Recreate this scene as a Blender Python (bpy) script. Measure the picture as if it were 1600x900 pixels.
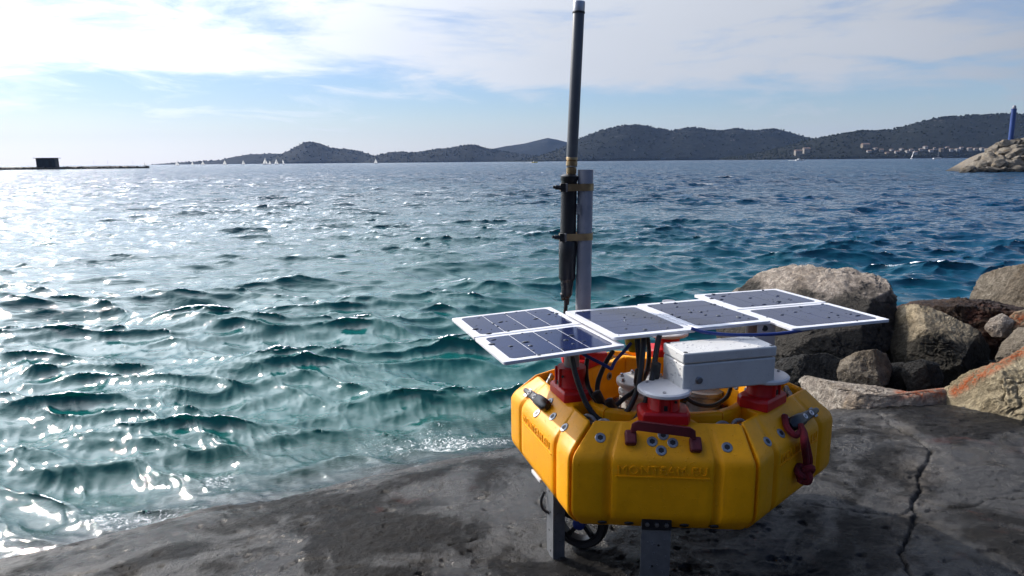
import bpy, math, random
import numpy as np
from mathutils import Vector, Matrix

for o in list(bpy.data.objects):
    bpy.data.objects.remove(o)
sc = bpy.context.scene
COL = sc.collection
rad = math.radians

# ------------------------------------------------------------------ camera
CAMZ = 1.82                                   # eye height above the sea
F_PX = 1050.0                                 # focal length for a 1600 px wide frame
PITCH = math.atan(198 / F_PX)
ROLL = math.atan(0.009)
fw = np.array([0, math.cos(PITCH), -math.sin(PITCH)])
up0 = np.array([0, math.sin(PITCH), math.cos(PITCH)])
r0 = np.array([1.0, 0, 0])
RT = r0 * math.cos(ROLL) - up0 * math.sin(ROLL)
UP = up0 * math.cos(ROLL) + r0 * math.sin(ROLL)
CAM = np.array([0, 0, CAMZ])
cam_d = bpy.data.cameras.new('camera')
cam_d.sensor_width = 36.0
cam_d.lens = 36.0 * F_PX / 1600
cam_d.clip_start = 0.05
cam_d.clip_end = 20000
cam = bpy.data.objects.new('camera', cam_d)
COL.objects.link(cam)
m = Matrix.Identity(4)
for i in range(3):
    m[i][0], m[i][1], m[i][2], m[i][3] = RT[i], UP[i], -fw[i], CAM[i]
cam.matrix_world = m
sc.camera = cam

# ------------------------------------------------------------------ light
SUN_AZ, SUN_EL = -50.0, 31.0                  # degrees from the view direction (left negative), elevation
sc.view_settings.view_transform = 'Standard'
sc.view_settings.look = 'None'
sc.view_settings.exposure = 0.0
sc.view_settings.gamma = 1.0
sc.view_settings.use_curve_mapping = False
sdir = Vector((math.sin(rad(SUN_AZ)) * math.cos(rad(SUN_EL)), math.cos(rad(SUN_AZ)) * math.cos(rad(SUN_EL)), math.sin(rad(SUN_EL))))
sl = bpy.data.lights.new('sun', 'SUN')
sl.energy = 4.6
sl.angle = rad(0.53)
sl.color = (1.0, 0.91, 0.80)
so = bpy.data.objects.new('sun', sl)
COL.objects.link(so)
so.rotation_euler = sdir.to_track_quat('Z', 'Y').to_euler()

w = bpy.data.worlds.new('World')
sc.world = w
w.use_nodes = True
NT = w.node_tree
NT.nodes.clear()


def nd(nt, typ, **kw):
    n = nt.nodes.new(typ)
    for k, v in kw.items():
        if k.startswith('i_'):
            n.inputs[int(k[2:])].default_value = v
        else:
            setattr(n, k, v)
    return n


def mth(nt, op, a, b=None, c=None, clamp=False):
    n = nt.nodes.new('ShaderNodeMath')
    n.operation = op
    n.use_clamp = clamp
    for i, v in enumerate((a, b, c)):
        if v is None:
            continue
        if isinstance(v, (int, float)):
            n.inputs[i].default_value = v
        else:
            nt.links.new(v, n.inputs[i])
    return n.outputs[0]


def smooth(nt, x, lo, hi, a=0.0, b=1.0):
    n = nt.nodes.new('ShaderNodeMapRange')
    n.interpolation_type = 'SMOOTHSTEP'
    nt.links.new(x, n.inputs[0])
    for i, v in ((1, lo), (2, hi), (3, a), (4, b)):
        n.inputs[i].default_value = v
    return n.outputs[0]


def mixc(nt, fac, a, b, blend='MIX'):
    n = nt.nodes.new('ShaderNodeMix')
    n.data_type = 'RGBA'
    n.blend_type = blend
    for sock, v in ((n.inputs[0], fac), (n.inputs[6], a), (n.inputs[7], b)):
        if isinstance(v, (int, float)):
            sock.default_value = v
        elif isinstance(v, tuple):
            sock.default_value = v if len(v) == 4 else v + (1.0,)
        else:
            nt.links.new(v, sock)
    return n.outputs[2]


def noise(nt, vec, scale, detail=4, rough=0.55, dist=0.0):
    n = nt.nodes.new('ShaderNodeTexNoise')
    n.inputs['Scale'].default_value = scale
    n.inputs['Detail'].default_value = detail
    n.inputs['Roughness'].default_value = rough
    n.inputs['Distortion'].default_value = dist
    if vec is not None:
        nt.links.new(vec, n.inputs['Vector'])
    return n.outputs['Fac']


# sky: Nishita + a broken deck of thin cloud, brighter towards the sun as cloud is
sky = nd(NT, 'ShaderNodeTexSky', sky_type='NISHITA', sun_disc=False)
sky.sun_elevation = rad(SUN_EL)
sky.sun_rotation = rad(SUN_AZ)
sky.air_density = 1.2
sky.dust_density = 0.3
sky.ozone_density = 3.5
tc = nd(NT, 'ShaderNodeTexCoord')
sep = nd(NT, 'ShaderNodeSeparateXYZ')
NT.links.new(tc.outputs['Generated'], sep.inputs[0])
sx, sy, sz = sep.outputs
azm = mth(NT, 'ARCTAN2', sx, sy)
elv = mth(NT, 'ARCSINE', sz)


def sky_vec(ka, ke, ox=0.0, shear=0.0):
    c = nd(NT, 'ShaderNodeCombineXYZ')
    NT.links.new(mth(NT, 'MULTIPLY_ADD', azm, ka, ox), c.inputs[0])
    NT.links.new(mth(NT, 'ADD', mth(NT, 'MULTIPLY', elv, ke), mth(NT, 'MULTIPLY', azm, shear)), c.inputs[1])
    return c.outputs[0]


n1 = noise(NT, sky_vec(1.5, 7.0, 3.3, -0.3), 1.6, 7, 0.6, 0.35)
n2 = noise(NT, sky_vec(2.6, 13.0, 11.0, 0.5), 2.4, 8, 0.62, 0.6)
n3 = noise(NT, sky_vec(1.2, 5.0, 7.7, 0.2), 1.0, 3, 0.5, 0.2)
# lower rim of the deck, wavering between about 4.5 and 8 degrees
rim = mth(NT, 'ADD', elv, mth(NT, 'MULTIPLY', mth(NT, 'SUBTRACT', n1, 0.5), 0.16))
rim = mth(NT, 'ADD', rim, mth(NT, 'MULTIPLY', mth(NT, 'SUBTRACT', n2, 0.5), 0.05))
deck = smooth(NT, rim, 0.088, 0.125)
holes = smooth(NT, mth(NT, 'ADD', mth(NT, 'MULTIPLY', n1, 0.70), mth(NT, 'MULTIPLY', n2, 0.30)), 0.33, 0.52, 0.12, 1.0)
dv = nd(NT, 'ShaderNodeVectorMath', operation='DOT_PRODUCT')
NT.links.new(tc.outputs['Generated'], dv.inputs[0])
dv.inputs[1].default_value = sdir
mu = dv.outputs['Value']
west = smooth(NT, mu, 0.35, 0.85, 0.06, 0.95)              # thicker bank of cloud round the sun
openr = smooth(NT, elv, 0.24, 0.48, 1.0, 0.0)
openr = mth(NT, 'MAXIMUM', openr, west)             # the deck breaks up overhead
cov = mth(NT, 'MULTIPLY', mth(NT, 'MULTIPLY', deck, holes), openr)
veil = mth(NT, 'MULTIPLY', smooth(NT, n2, 0.46, 0.68), mth(NT, 'MULTIPLY', smooth(NT, elv, 0.0, 0.05, 0.3, 0.55), mth(NT, 'MAXIMUM', west, smooth(NT, elv, 0.22, 0.5, 1.0, 0.2))))
cov = mth(NT, 'MAXIMUM', cov, veil)
cov = mth(NT, 'MAXIMUM', cov, smooth(NT, elv, 0.0, 0.085, 0.72, 0.0))
cov = mth(NT, 'MULTIPLY', cov, 0.93)
ph = mth(NT, 'POWER', mth(NT, 'MULTIPLY_ADD', mu, 0.5, 0.5), 5.0)
glow = mth(NT, 'POWER', mth(NT, 'MAXIMUM', mu, 0.0), 7.0)
lum = mth(NT, 'ADD', mth(NT, 'ADD', mth(NT, 'MULTIPLY', ph, 10.0), smooth(NT, mu, -0.35, 0.30, 1.6, 5.0)), mth(NT, 'MULTIPLY', glow, smooth(NT, elv, 0.16, 0.50, 6.0, 66.0)))
shade = mth(NT, 'MULTIPLY_ADD', n3, 0.35, 0.83)
lum = mth(NT, 'MULTIPLY', lum, shade)
cl = nd(NT, 'ShaderNodeVectorMath', operation='SCALE')
cl.inputs[0].default_value = (0.93, 0.97, 1.05)
NT.links.new(lum, cl.inputs['Scale'])
skyt = mixc(NT, 1.0, sky.outputs[0], (0.90, 0.97, 1.20), 'MULTIPLY')
skyc = mixc(NT, cov, skyt, cl.outputs[0])
bg = nd(NT, 'ShaderNodeBackground')
bg.inputs[1].default_value = 0.10
skyc = mixc(NT, smooth(NT, elv, -0.03, 0.0), (0.25, 0.27, 0.28), skyc)
NT.links.new(skyc, bg.inputs[0])
wo = nd(NT, 'ShaderNodeOutputWorld')
NT.links.new(bg.outputs[0], wo.inputs[0])

sc.render.engine = 'CYCLES'
sc.cycles.use_denoising = True
sc.cycles.max_bounces = 8
sc.cycles.transparent_max_bounces = 8
sc.cycles.sample_clamp_indirect = 4.0
sc.cycles.volume_bounces = 0

# ------------------------------------------------------------------ helpers
rng = np.random.default_rng(7)
random.seed(7)
TAB = np.random.default_rng(3).random((64, 64, 64)).astype(np.float32)


def vnoise(p):
    """smooth value noise, p (n,3) -> 0..1"""
    i = np.floor(p).astype(np.int64)
    f = (p - i).astype(np.float32)
    f = f * f * f * (f * (f * 6 - 15) + 10)
    i &= 63
    j = (i + 1) & 63
    x0, y0, z0 = i.T
    x1, y1, z1 = j.T
    fx, fy, fz = f.T
    a = TAB[x0, y0, z0] * (1 - fx) + TAB[x1, y0, z0] * fx
    b = TAB[x0, y1, z0] * (1 - fx) + TAB[x1, y1, z0] * fx
    c = TAB[x0, y0, z1] * (1 - fx) + TAB[x1, y0, z1] * fx
    d = TAB[x0, y1, z1] * (1 - fx) + TAB[x1, y1, z1] * fx
    return (a * (1 - fy) + b * fy) * (1 - fz) + (c * (1 - fy) + d * fy) * fz


def fbm(p, octv=4, lac=2.03, gain=0.5, ridged=False):
    p = np.asarray(p, float)
    s = 0
    a = 1.0
    t = 0
    for k in range(octv):
        v = vnoise(p + 17.3 * k) * 2 - 1
        if ridged:
            v = 1 - 2 * np.abs(v)
        s = s + a * v
        t += a
        p = p * lac
        a *= gain
    return s / t


def p3(x, y, z=0.0):
    x = np.asarray(x, float)
    return np.stack([x, np.broadcast_to(y, x.shape), np.broadcast_to(z, x.shape)], -1)


def ray(px, py):
    return fw + RT * (px - 800) / F_PX + UP * (450 - py) / F_PX


def at_z(px, py, z):
    d = ray(px, py)
    return CAM + d * ((z - CAMZ) / d[2])


def at_y(px, py, y):
    d = ray(px, py)
    return CAM + d * (y / d[1])


def link(o, parent=None):
    COL.objects.link(o)
    if parent is not None:
        o.parent = parent
    return o


def mesh(name, verts, faces, mat=None, smooth_ang=None):
    me = bpy.data.meshes.new(name)
    verts = np.asarray(verts, dtype=np.float32)
    if isinstance(faces, np.ndarray):
        k = faces.shape[1]
        nf = len(faces)
        me.vertices.add(len(verts))
        me.vertices.foreach_set('co', verts.ravel())
        me.loops.add(nf * k)
        me.loops.foreach_set('vertex_index', faces.astype(np.int32).ravel())
        me.polygons.add(nf)
        me.polygons.foreach_set('loop_start', np.arange(0, nf * k, k, dtype=np.int32))
        me.update(calc_edges=True)
    else:
        me.from_pydata([tuple(map(float, v)) for v in verts], [], faces)
        me.update()
    if smooth_ang is not None:
        me.polygons.foreach_set('use_smooth', np.ones(len(me.polygons), dtype=bool))
        if smooth_ang < 179:
            me.set_sharp_from_angle(angle=rad(smooth_ang))
    if mat is not None:
        me.materials.append(mat)
    return me


def attr(me, name, vals):
    a = me.attributes.new(name, 'FLOAT', 'POINT')
    a.data.foreach_set('value', np.asarray(vals, dtype=np.float32).ravel())


def tag(o, label=None, cat=None, group=None, kind=None):
    for k, v in (('label', label), ('category', cat), ('group', group), ('kind', kind)):
        if v:
            o[k] = v
    return o


def empty(name, loc, label=None, cat=None, group=None):
    o = bpy.data.objects.new(name, None)
    o.empty_display_size = 0.1
    o.location = tuple(loc)
    COL.objects.link(o)
    return tag(o, label, cat, group)


def unit(v):
    v = np.asarray(v, float)
    return v / np.linalg.norm(v)


def frame(axis):
    a = unit(axis)
    h = np.array([0, 0, 1.0]) if abs(a[2]) < 0.9 else np.array([1.0, 0, 0])
    u = unit(np.cross(h, a))
    return u, np.cross(a, u), a


class MB:
    def __init__(s):
        s.v, s.f, s.mi = [], [], []

    def add(s, vs, fs, mi=0):
        b = len(s.v)
        s.v += [np.asarray(v, float) for v in vs]
        s.f += [tuple(b + i for i in f) for f in fs]
        s.mi += [mi] * len(fs)
        return s

    def box(s, c, size, ax=None, mi=0):
        c = np.asarray(c, float)
        ax = np.eye(3) if ax is None else np.asarray(ax, float)
        h = np.asarray(size, float) / 2
        vs = [c + ax[0] * h[0] * a + ax[1] * h[1] * b + ax[2] * h[2] * d for d in (-1, 1) for b in (-1, 1) for a in (-1, 1)]
        return s.add(vs, [(0, 2, 3, 1), (4, 5, 7, 6), (0, 1, 5, 4), (2, 6, 7, 3), (0, 4, 6, 2), (1, 3, 7, 5)], mi)

    def lathe(s, prof, o, axis=(0, 0, 1), n=24, mi=0, u=None):
        """prof: [(r, h)] along axis from o; closed with caps when r > 0"""
        if u is None:
            u, w_, a = frame(axis)
        else:
            a = unit(axis)
            u = unit(u)
            w_ = np.cross(a, u)
        o = np.asarray(o, float)
        vs, fs = [], []
        for r, h in prof:
            for k in range(n):
                t = 2 * math.pi * k / n
                vs.append(o + a * h + (u * math.cos(t) + w_ * math.sin(t)) * r)
        for i in range(len(prof) - 1):
            for k in range(n):
                k2 = (k + 1) % n
                fs.append((i * n + k, i * n + k2, (i + 1) * n + k2, (i + 1) * n + k))
        fs.append(tuple(range(n - 1, -1, -1)))
        e = (len(prof) - 1) * n
        fs.append(tuple(e + k for k in range(n)))
        return s.add(vs, fs, mi)

    def cyl(s, a, b, r, n=16, r2=None, mi=0):
        a = np.asarray(a, float)
        b = np.asarray(b, float)
        L = np.linalg.norm(b - a)
        return s.lathe([(r, 0), (r if r2 is None else r2, L)], a, b - a, n, mi)

    def tube(s, pts, r, n=10, sub=8, closed=False, mi=0):
        P = [np.asarray(p, float) for p in pts]
        Q = []
        m_ = len(P)
        if m_ > 2 and sub > 1:
            idx = range(m_ if closed else m_ - 1)
            for i in idx:
                a = P[(i - 1) % m_] if closed or i > 0 else 2 * P[0] - P[1]
                b, c = P[i], P[(i + 1) % m_]
                d = P[(i + 2) % m_] if closed or i + 2 < m_ else 2 * P[-1] - P[-2]
                for k in range(sub):
                    t = k / sub
                    Q.append(0.5 * (2 * b + (c - a) * t + (2 * a - 5 * b + 4 * c - d) * t * t + (3 * b - a - 3 * c + d) * t ** 3))
            if not closed:
                Q.append(P[-1])
        else:
            Q = P
        m_ = len(Q)
        rr = r if callable(r) else (lambda t: r)
        vs, fs = [], []
        u = None
        for i in range(m_):
            d = Q[(i + 1) % m_] - Q[i - 1] if closed else Q[min(i + 1, m_ - 1)] - Q[max(i - 1, 0)]
            d = unit(d)
            if u is None:
                u = frame(d)[0]
            u = unit(u - d * np.dot(u, d))
            w_ = np.cross(d, u)
            for k in range(n):
                t = 2 * math.pi * k / n
                vs.append(Q[i] + (u * math.cos(t) + w_ * math.sin(t)) * rr(i / max(1, m_ - 1)))
        for i in range(m_ if closed else m_ - 1):
            j = (i + 1) % m_
            for k in range(n):
                k2 = (k + 1) % n
                fs.append((i * n + k, i * n + k2, j * n + k2, j * n + k))
        if not closed:
            fs.append(tuple(range(n - 1, -1, -1)))
            fs.append(tuple((m_ - 1) * n + k for k in range(n)))
        return s.add(vs, fs, mi)

    def build(s, name, mat, parent=None, off=None, ang=38, bevel=0.0, loc=None, seg=2):
        v = np.array(s.v)
        if off is not None:
            v = v - np.asarray(off, float)
        me = mesh(name, v, s.f, None, ang)
        for m_ in (mat if isinstance(mat, (list, tuple)) else [mat]):
            me.materials.append(m_)
        if any(s.mi):
            me.polygons.foreach_set('material_index', np.array(s.mi, dtype=np.int32))
        o = bpy.data.objects.new(name, me)
        if loc is not None:
            o.location = tuple(loc)
        link(o, parent)
        if bevel > 0:
            b = o.modifiers.new('bevel', 'BEVEL')
            b.width = bevel
            b.segments = seg
            b.limit_method = 'ANGLE'
            b.angle_limit = rad(28)
            b.harden_normals = False
        return o


def icosphere(sub):
    t = (1 + 5 ** 0.5) / 2
    v = [(-1, t, 0), (1, t, 0), (-1, -t, 0), (1, -t, 0), (0, -1, t), (0, 1, t), (0, -1, -t), (0, 1, -t), (t, 0, -1), (t, 0, 1), (-t, 0, -1), (-t, 0, 1)]
    v = np.array(v, float)
    f = np.array([(0, 11, 5), (0, 5, 1), (0, 1, 7), (0, 7, 10), (0, 10, 11), (1, 5, 9), (5, 11, 4), (11, 10, 2), (10, 7, 6), (7, 1, 8), (3, 9, 4), (3, 4, 2), (3, 2, 6), (3, 6, 8), (3, 8, 9), (4, 9, 5), (2, 4, 11), (6, 2, 10), (8, 6, 7), (9, 8, 1)])
    v /= np.linalg.norm(v, axis=1)[:, None]
    for _ in range(sub):
        e = np.sort(np.concatenate([f[:, [0, 1]], f[:, [1, 2]], f[:, [2, 0]]]), axis=1)
        ue, inv = np.unique(e, axis=0, return_inverse=True)
        inv = inv.ravel()
        mid = v[ue].sum(1)
        mid /= np.linalg.norm(mid, axis=1)[:, None]
        n = len(v)
        v = np.concatenate([v, mid])
        m_ = len(f)
        a, b, c = n + inv[:m_], n + inv[m_:2 * m_], n + inv[2 * m_:]
        f = np.concatenate([np.stack([f[:, 0], a, c], 1), np.stack([f[:, 1], b, a], 1), np.stack([f[:, 2], c, b], 1), np.stack([a, b, c], 1)])
    return v, f


ICO = {k: icosphere(k) for k in (0, 1, 2, 3, 5, 6)}

# ------------------------------------------------------------------ materials


def new_mat(name):
    m_ = bpy.data.materials.new(name)
    m_.use_nodes = True
    nt = m_.node_tree
    return m_, nt, nt.nodes['Principled BSDF']


def bump(nt, h, strength, dist, bs):
    b = nt.nodes.new('ShaderNodeBump')
    b.inputs['Strength'].default_value = strength
    b.inputs['Distance'].default_value = dist
    nt.links.new(h, b.inputs['Height'])
    nt.links.new(b.outputs[0], bs.inputs['Normal'])
    return b


def simple(name, col, rough=0.4, metal=0.0, var=0.12, nscale=30.0, bmp=0.15, bdist=0.0006, drops=False, spec=0.5, trans=0.0):
    m_, nt, bs = new_mat(name)
    t = nt.nodes.new('ShaderNodeTexCoord')
    v = t.outputs['Object']
    n_ = noise(nt, v, nscale, 6, 0.6)
    n2_ = noise(nt, v, nscale * 0.17, 4, 0.6)
    mixf = mth(nt, 'MULTIPLY_ADD', n2_, 0.6, mth(nt, 'MULTIPLY', n_, 0.4))
    dark = tuple(c * (1 - 2 * var) for c in col)
    lite = tuple(min(1, c * (1 + 1.2 * var)) for c in col)
    c = mixc(nt, smooth(nt, mixf, 0.3, 0.7), dark, lite)
    nt.links.new(c, bs.inputs['Base Color'])
    r = mth(nt, 'MULTIPLY_ADD', n_, 0.25 * rough, rough * 0.88, clamp=True)
    nt.links.new(r, bs.inputs['Roughness'])
    bs.inputs['Metallic'].default_value = metal
    bs.inputs['Specular IOR Level'].default_value = spec
    h = n_
    if drops:
        vo = nt.nodes.new('ShaderNodeTexVoronoi')
        vo.inputs['Scale'].default_value = 110
        nt.links.new(v, vo.inputs['Vector'])
        keep = smooth(nt, noise(nt, v, 45, 2), 0.52, 0.6)
        dr = mth(nt, 'MULTIPLY', smooth(nt, vo.outputs['Distance'], 0.12, 0.33, 1.0, 0.0), keep)
        h = mth(nt, 'MULTIPLY_ADD', dr, 2.2, mth(nt, 'MULTIPLY', n_, 0.35))
        bdist = 0.0012
        bmp = 0.6
        nt.links.new(mth(nt, 'MULTIPLY', r, smooth(nt, dr, 0, 1, 1.0, 0.25)), bs.inputs['Roughness'])
    bump(nt, h, bmp, bdist, bs)
    if trans:
        bs.inputs['Transmission Weight'].default_value = trans
    return m_


M = {}
M['yellow'] = simple('yellow_plastic', (0.95, 0.395, 0.0005), 0.45, var=0.06, nscale=26, drops=True, spec=0.35)
_t = M['yellow'].node_tree
_b = _t.nodes['Principled BSDF']
_src = _b.inputs['Base Color'].links[0].from_socket
_tc = _t.nodes.new('ShaderNodeTexCoord')
_mp = _t.nodes.new('ShaderNodeMapping')
_mp.inputs['Scale'].default_value = (1.0, 1.0, 0.16)
_t.links.new(_tc.outputs['Object'], _mp.inputs['Vector'])
_n = noise(_t, _mp.outputs[0], 38, 7, 0.68, 0.4)
_n2 = noise(_t, _tc.outputs['Object'], 9, 8, 0.72, 0.6)
_c = mixc(_t, smooth(_t, _n, 0.55, 0.75, 0.0, 0.26), _src, (0.42, 0.16, 0.012))
_c = mixc(_t, smooth(_t, _n2, 0.60, 0.74, 0.0, 0.22), _c, (0.66, 0.42, 0.14))
_t.links.new(_c, _b.inputs['Base Color'])
M['red'] = simple('red_plastic', (0.58, 0.010, 0.014), 0.38, var=0.1)
M['darkred'] = simple('dark_red_webbing', (0.13, 0.012, 0.018), 0.6, var=0.15, nscale=60, bmp=0.4)
M['white_sheet'] = simple('white_sheet', (0.74, 0.75, 0.79), 0.35, var=0.05, nscale=20)
M['cell'] = simple('solar_glass', (0.015, 0.024, 0.075), 0.11, var=0.12, nscale=14, bmp=0.08, spec=0.22)
M['water_drop'] = simple('water_drop', (0.03, 0.035, 0.05), 0.05, var=0.02, bmp=0.0)
M['white_plastic'] = simple('white_plastic', (0.66, 0.65, 0.66), 0.32, var=0.06)
M['cream'] = simple('cream_plastic', (0.60, 0.60, 0.58), 0.35, var=0.08)
M['box'] = simple('grey_enclosure', (0.63, 0.63, 0.615), 0.36, var=0.04, nscale=50, drops=True)
M['pvc'] = simple('grey_pvc', (0.235, 0.24, 0.275), 0.45, var=0.08, nscale=22, drops=True)
M['ant'] = simple('dark_grey_tube', (0.085, 0.095, 0.11), 0.42, var=0.1, nscale=25)
M['black'] = simple('black_rubber', (0.014, 0.014, 0.016), 0.42, var=0.2, nscale=40)
M['black2'] = simple('black_plastic', (0.012, 0.013, 0.016), 0.36, var=0.15, nscale=30)
M['blue'] = simple('blue_cable', (0.012, 0.035, 0.20), 0.45)
M['gold'] = simple('brass_band', (0.50, 0.36, 0.20), 0.36, metal=0.85, var=0.2, nscale=30)
M['steel'] = simple('steel', (0.36, 0.36, 0.38), 0.33, metal=0.95, var=0.12, nscale=40)
M['galv'] = simple('galvanised', (0.27, 0.28, 0.30), 0.5, metal=0.7, var=0.16, nscale=26, drops=True)
M['washer'] = simple('washer_steel', (0.30, 0.32, 0.36), 0.45, metal=0.8, var=0.15)
M['dark'] = simple('dark_hole', (0.010, 0.010, 0.013), 0.5)
M['rope'] = simple('red_rope', (0.20, 0.012, 0.020), 0.85, var=0.3, nscale=120, bmp=0.6, bdist=0.002)
M['yel2'] = simple('yellow_connector', (0.55, 0.40, 0.02), 0.4)


def rock_mat(name, light, dark, algae_shade_lo=0.05, algae_shade_hi=0.55, wet=0.0, warm=(0.30, 0.2, 0.10)):
    m_, nt, bs = new_mat(name)
    g = nt.nodes.new('ShaderNodeNewGeometry')
    P = g.outputs['Position']
    a = noise(nt, P, 3.2, 8, 0.62, 0.4)
    b = noise(nt, P, 19.0, 8, 0.68, 0.2)
    c_ = noise(nt, P, 85.0, 5, 0.7)
    col = mixc(nt, smooth(nt, a, 0.36, 0.64), dark, light)
    col = mixc(nt, smooth(nt, noise(nt, P, 1.7, 6, 0.6, 0.8), 0.52, 0.68, 0.0, 0.6), col, warm)
    col = mixc(nt, smooth(nt, b, 0.42, 0.60, 0.55, 0.0), col, tuple(x * 0.32 for x in dark))
    col = mixc(nt, smooth(nt, c_, 0.35, 0.5, 0.5, 0.0), col, tuple(x * 0.5 for x in dark))
    la = nt.nodes.new('ShaderNodeAttribute')
    la.attribute_name = 'lichen'
    lf = mth(nt, 'MULTIPLY', la.outputs['Fac'], smooth(nt, mth(nt, 'ADD', mth(nt, 'MULTIPLY', b, 0.6), mth(nt, 'MULTIPLY', c_, 0.4)), 0.42, 0.56))
    col = mixc(nt, lf, col, (0.36, 0.085, 0.025))
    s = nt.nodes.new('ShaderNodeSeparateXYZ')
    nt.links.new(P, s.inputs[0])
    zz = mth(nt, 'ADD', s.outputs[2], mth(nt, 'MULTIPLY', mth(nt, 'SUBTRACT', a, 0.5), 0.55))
    st = smooth(nt, zz, algae_shade_lo, algae_shade_hi, 1.0, 0.0)
    col = mixc(nt, mth(nt, 'MULTIPLY', st, 0.93), col, (0.016, 0.015, 0.012))  # blackens low faces: tidal algae plus shade painted into the colour
    nt.links.new(col, bs.inputs['Base Color'])
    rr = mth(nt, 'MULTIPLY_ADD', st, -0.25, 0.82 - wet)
    nt.links.new(rr, bs.inputs['Roughness'])
    bs.inputs['Specular IOR Level'].default_value = 0.2
    h = mth(nt, 'ADD', mth(nt, 'MULTIPLY', a, 1.2), mth(nt, 'ADD', mth(nt, 'MULTIPLY', b, 1.0), mth(nt, 'MULTIPLY', c_, 0.4)))
    bump(nt, h, 1.0, 0.05, bs)
    return m_


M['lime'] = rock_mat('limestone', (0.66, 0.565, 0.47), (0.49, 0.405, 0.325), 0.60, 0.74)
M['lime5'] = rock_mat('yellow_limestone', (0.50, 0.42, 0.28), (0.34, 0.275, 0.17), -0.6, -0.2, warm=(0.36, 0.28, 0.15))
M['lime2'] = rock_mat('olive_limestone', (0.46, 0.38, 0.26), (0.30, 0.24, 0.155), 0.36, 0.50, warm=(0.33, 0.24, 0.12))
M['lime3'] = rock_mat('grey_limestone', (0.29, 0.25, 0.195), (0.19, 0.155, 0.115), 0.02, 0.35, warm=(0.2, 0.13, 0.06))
M['lime4'] = rock_mat('pale_ledge', (0.60, 0.54, 0.46), (0.40, 0.34, 0.285), -0.2, 0.10)
M['algae'] = rock_mat('algae_rock', (0.085, 0.045, 0.022), (0.035, 0.020, 0.013), -0.2, 0.1, 0.3, warm=(0.13, 0.035, 0.02))
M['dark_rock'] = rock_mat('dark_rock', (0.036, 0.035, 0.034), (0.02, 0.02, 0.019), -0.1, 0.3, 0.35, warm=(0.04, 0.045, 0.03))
M['weed'] = rock_mat('weed_rock', (0.022, 0.021, 0.018), (0.012, 0.012, 0.010), -0.4, -0.3, -0.1, warm=(0.02, 0.022, 0.012))
M['mound'] = rock_mat('mound_rock', (0.30, 0.265, 0.215), (0.19, 0.165, 0.13), -0.1, 1.0)


def ground_mat():
    m_, nt, bs = new_mat('wet_rock_ledge')
    g = nt.nodes.new('ShaderNodeNewGeometry')
    P = g.outputs['Position']
    a = noise(nt, P, 1.3, 7, 0.6, 0.6)
    b = noise(nt, P, 9.0, 8, 0.66, 0.3)
    c_ = noise(nt, P, 60.0, 6, 0.7)
    d = noise(nt, P, 240.0, 3, 0.6)
    gr = noise(nt, P, 17.0, 12, 0.74, 0.35)
    col = mixc(nt, smooth(nt, a, 0.36, 0.64), (0.006, 0.006, 0.0065), (0.014, 0.0136, 0.0132))
    col = mixc(nt, smooth(nt, b, 0.40, 0.64, 0.0, 0.6), col, (0.022, 0.021, 0.020))
    col = mixc(nt, smooth(nt, gr, 0.54, 0.66, 0.0, 0.5), col, (0.075, 0.070, 0.064))
    col = mixc(nt, smooth(nt, noise(nt, P, 2.1, 4, 0.6, 1.0), 0.64, 0.72, 0.0, 0.35), col, (0.09, 0.03, 0.025))
    cr = nt.nodes.new('ShaderNodeAttribute')
    cr.attribute_name = 'crack'
    col = mixc(nt, mth(nt, 'MULTIPLY', cr.outputs['Fac'], 0.8), col, (0.008, 0.008, 0.008))
    pa = nt.nodes.new('ShaderNodeAttribute')
    pa.attribute_name = 'pale'
    col = mixc(nt, mth(nt, 'MULTIPLY', pa.outputs['Fac'], smooth(nt, b, 0.35, 0.6)), col, (0.24, 0.215, 0.185))
    nt.links.new(col, bs.inputs['Base Color'])
    wetm = smooth(nt, noise(nt, P, 2.6, 5, 0.55, 0.5), 0.40, 0.60)
    rr = mth(nt, 'ADD', mth(nt, 'MULTIPLY', wetm, 0.26), mth(nt, 'MULTIPLY_ADD', c_, 0.25, 0.08))
    nt.links.new(rr, bs.inputs['Roughness'])
    nt.links.new(smooth(nt, noise(nt, P, 1.7, 8, 0.66, 0.6), 0.45, 0.57, 0.08, 0.55), bs.inputs['Specular IOR Level'])
    h = mth(nt, 'ADD', mth(nt, 'MULTIPLY', gr, 1.9), mth(nt, 'ADD', mth(nt, 'MULTIPLY', c_, 0.65), mth(nt, 'MULTIPLY', d, 0.45)))
    vo = nt.nodes.new('ShaderNodeTexVoronoi')
    vo.inputs['Scale'].default_value = 34
    nt.links.new(P, vo.inputs['Vector'])
    pits = mth(nt, 'MULTIPLY', smooth(nt, vo.outputs['Distance'], 0.10, 0.30, -1.0, 0.0), smooth(nt, b, 0.48, 0.6))
    h = mth(nt, 'ADD', h, mth(nt, 'MULTIPLY', pits, 0.5))
    bump(nt, h, 0.9, 0.010, bs)
    return m_


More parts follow.
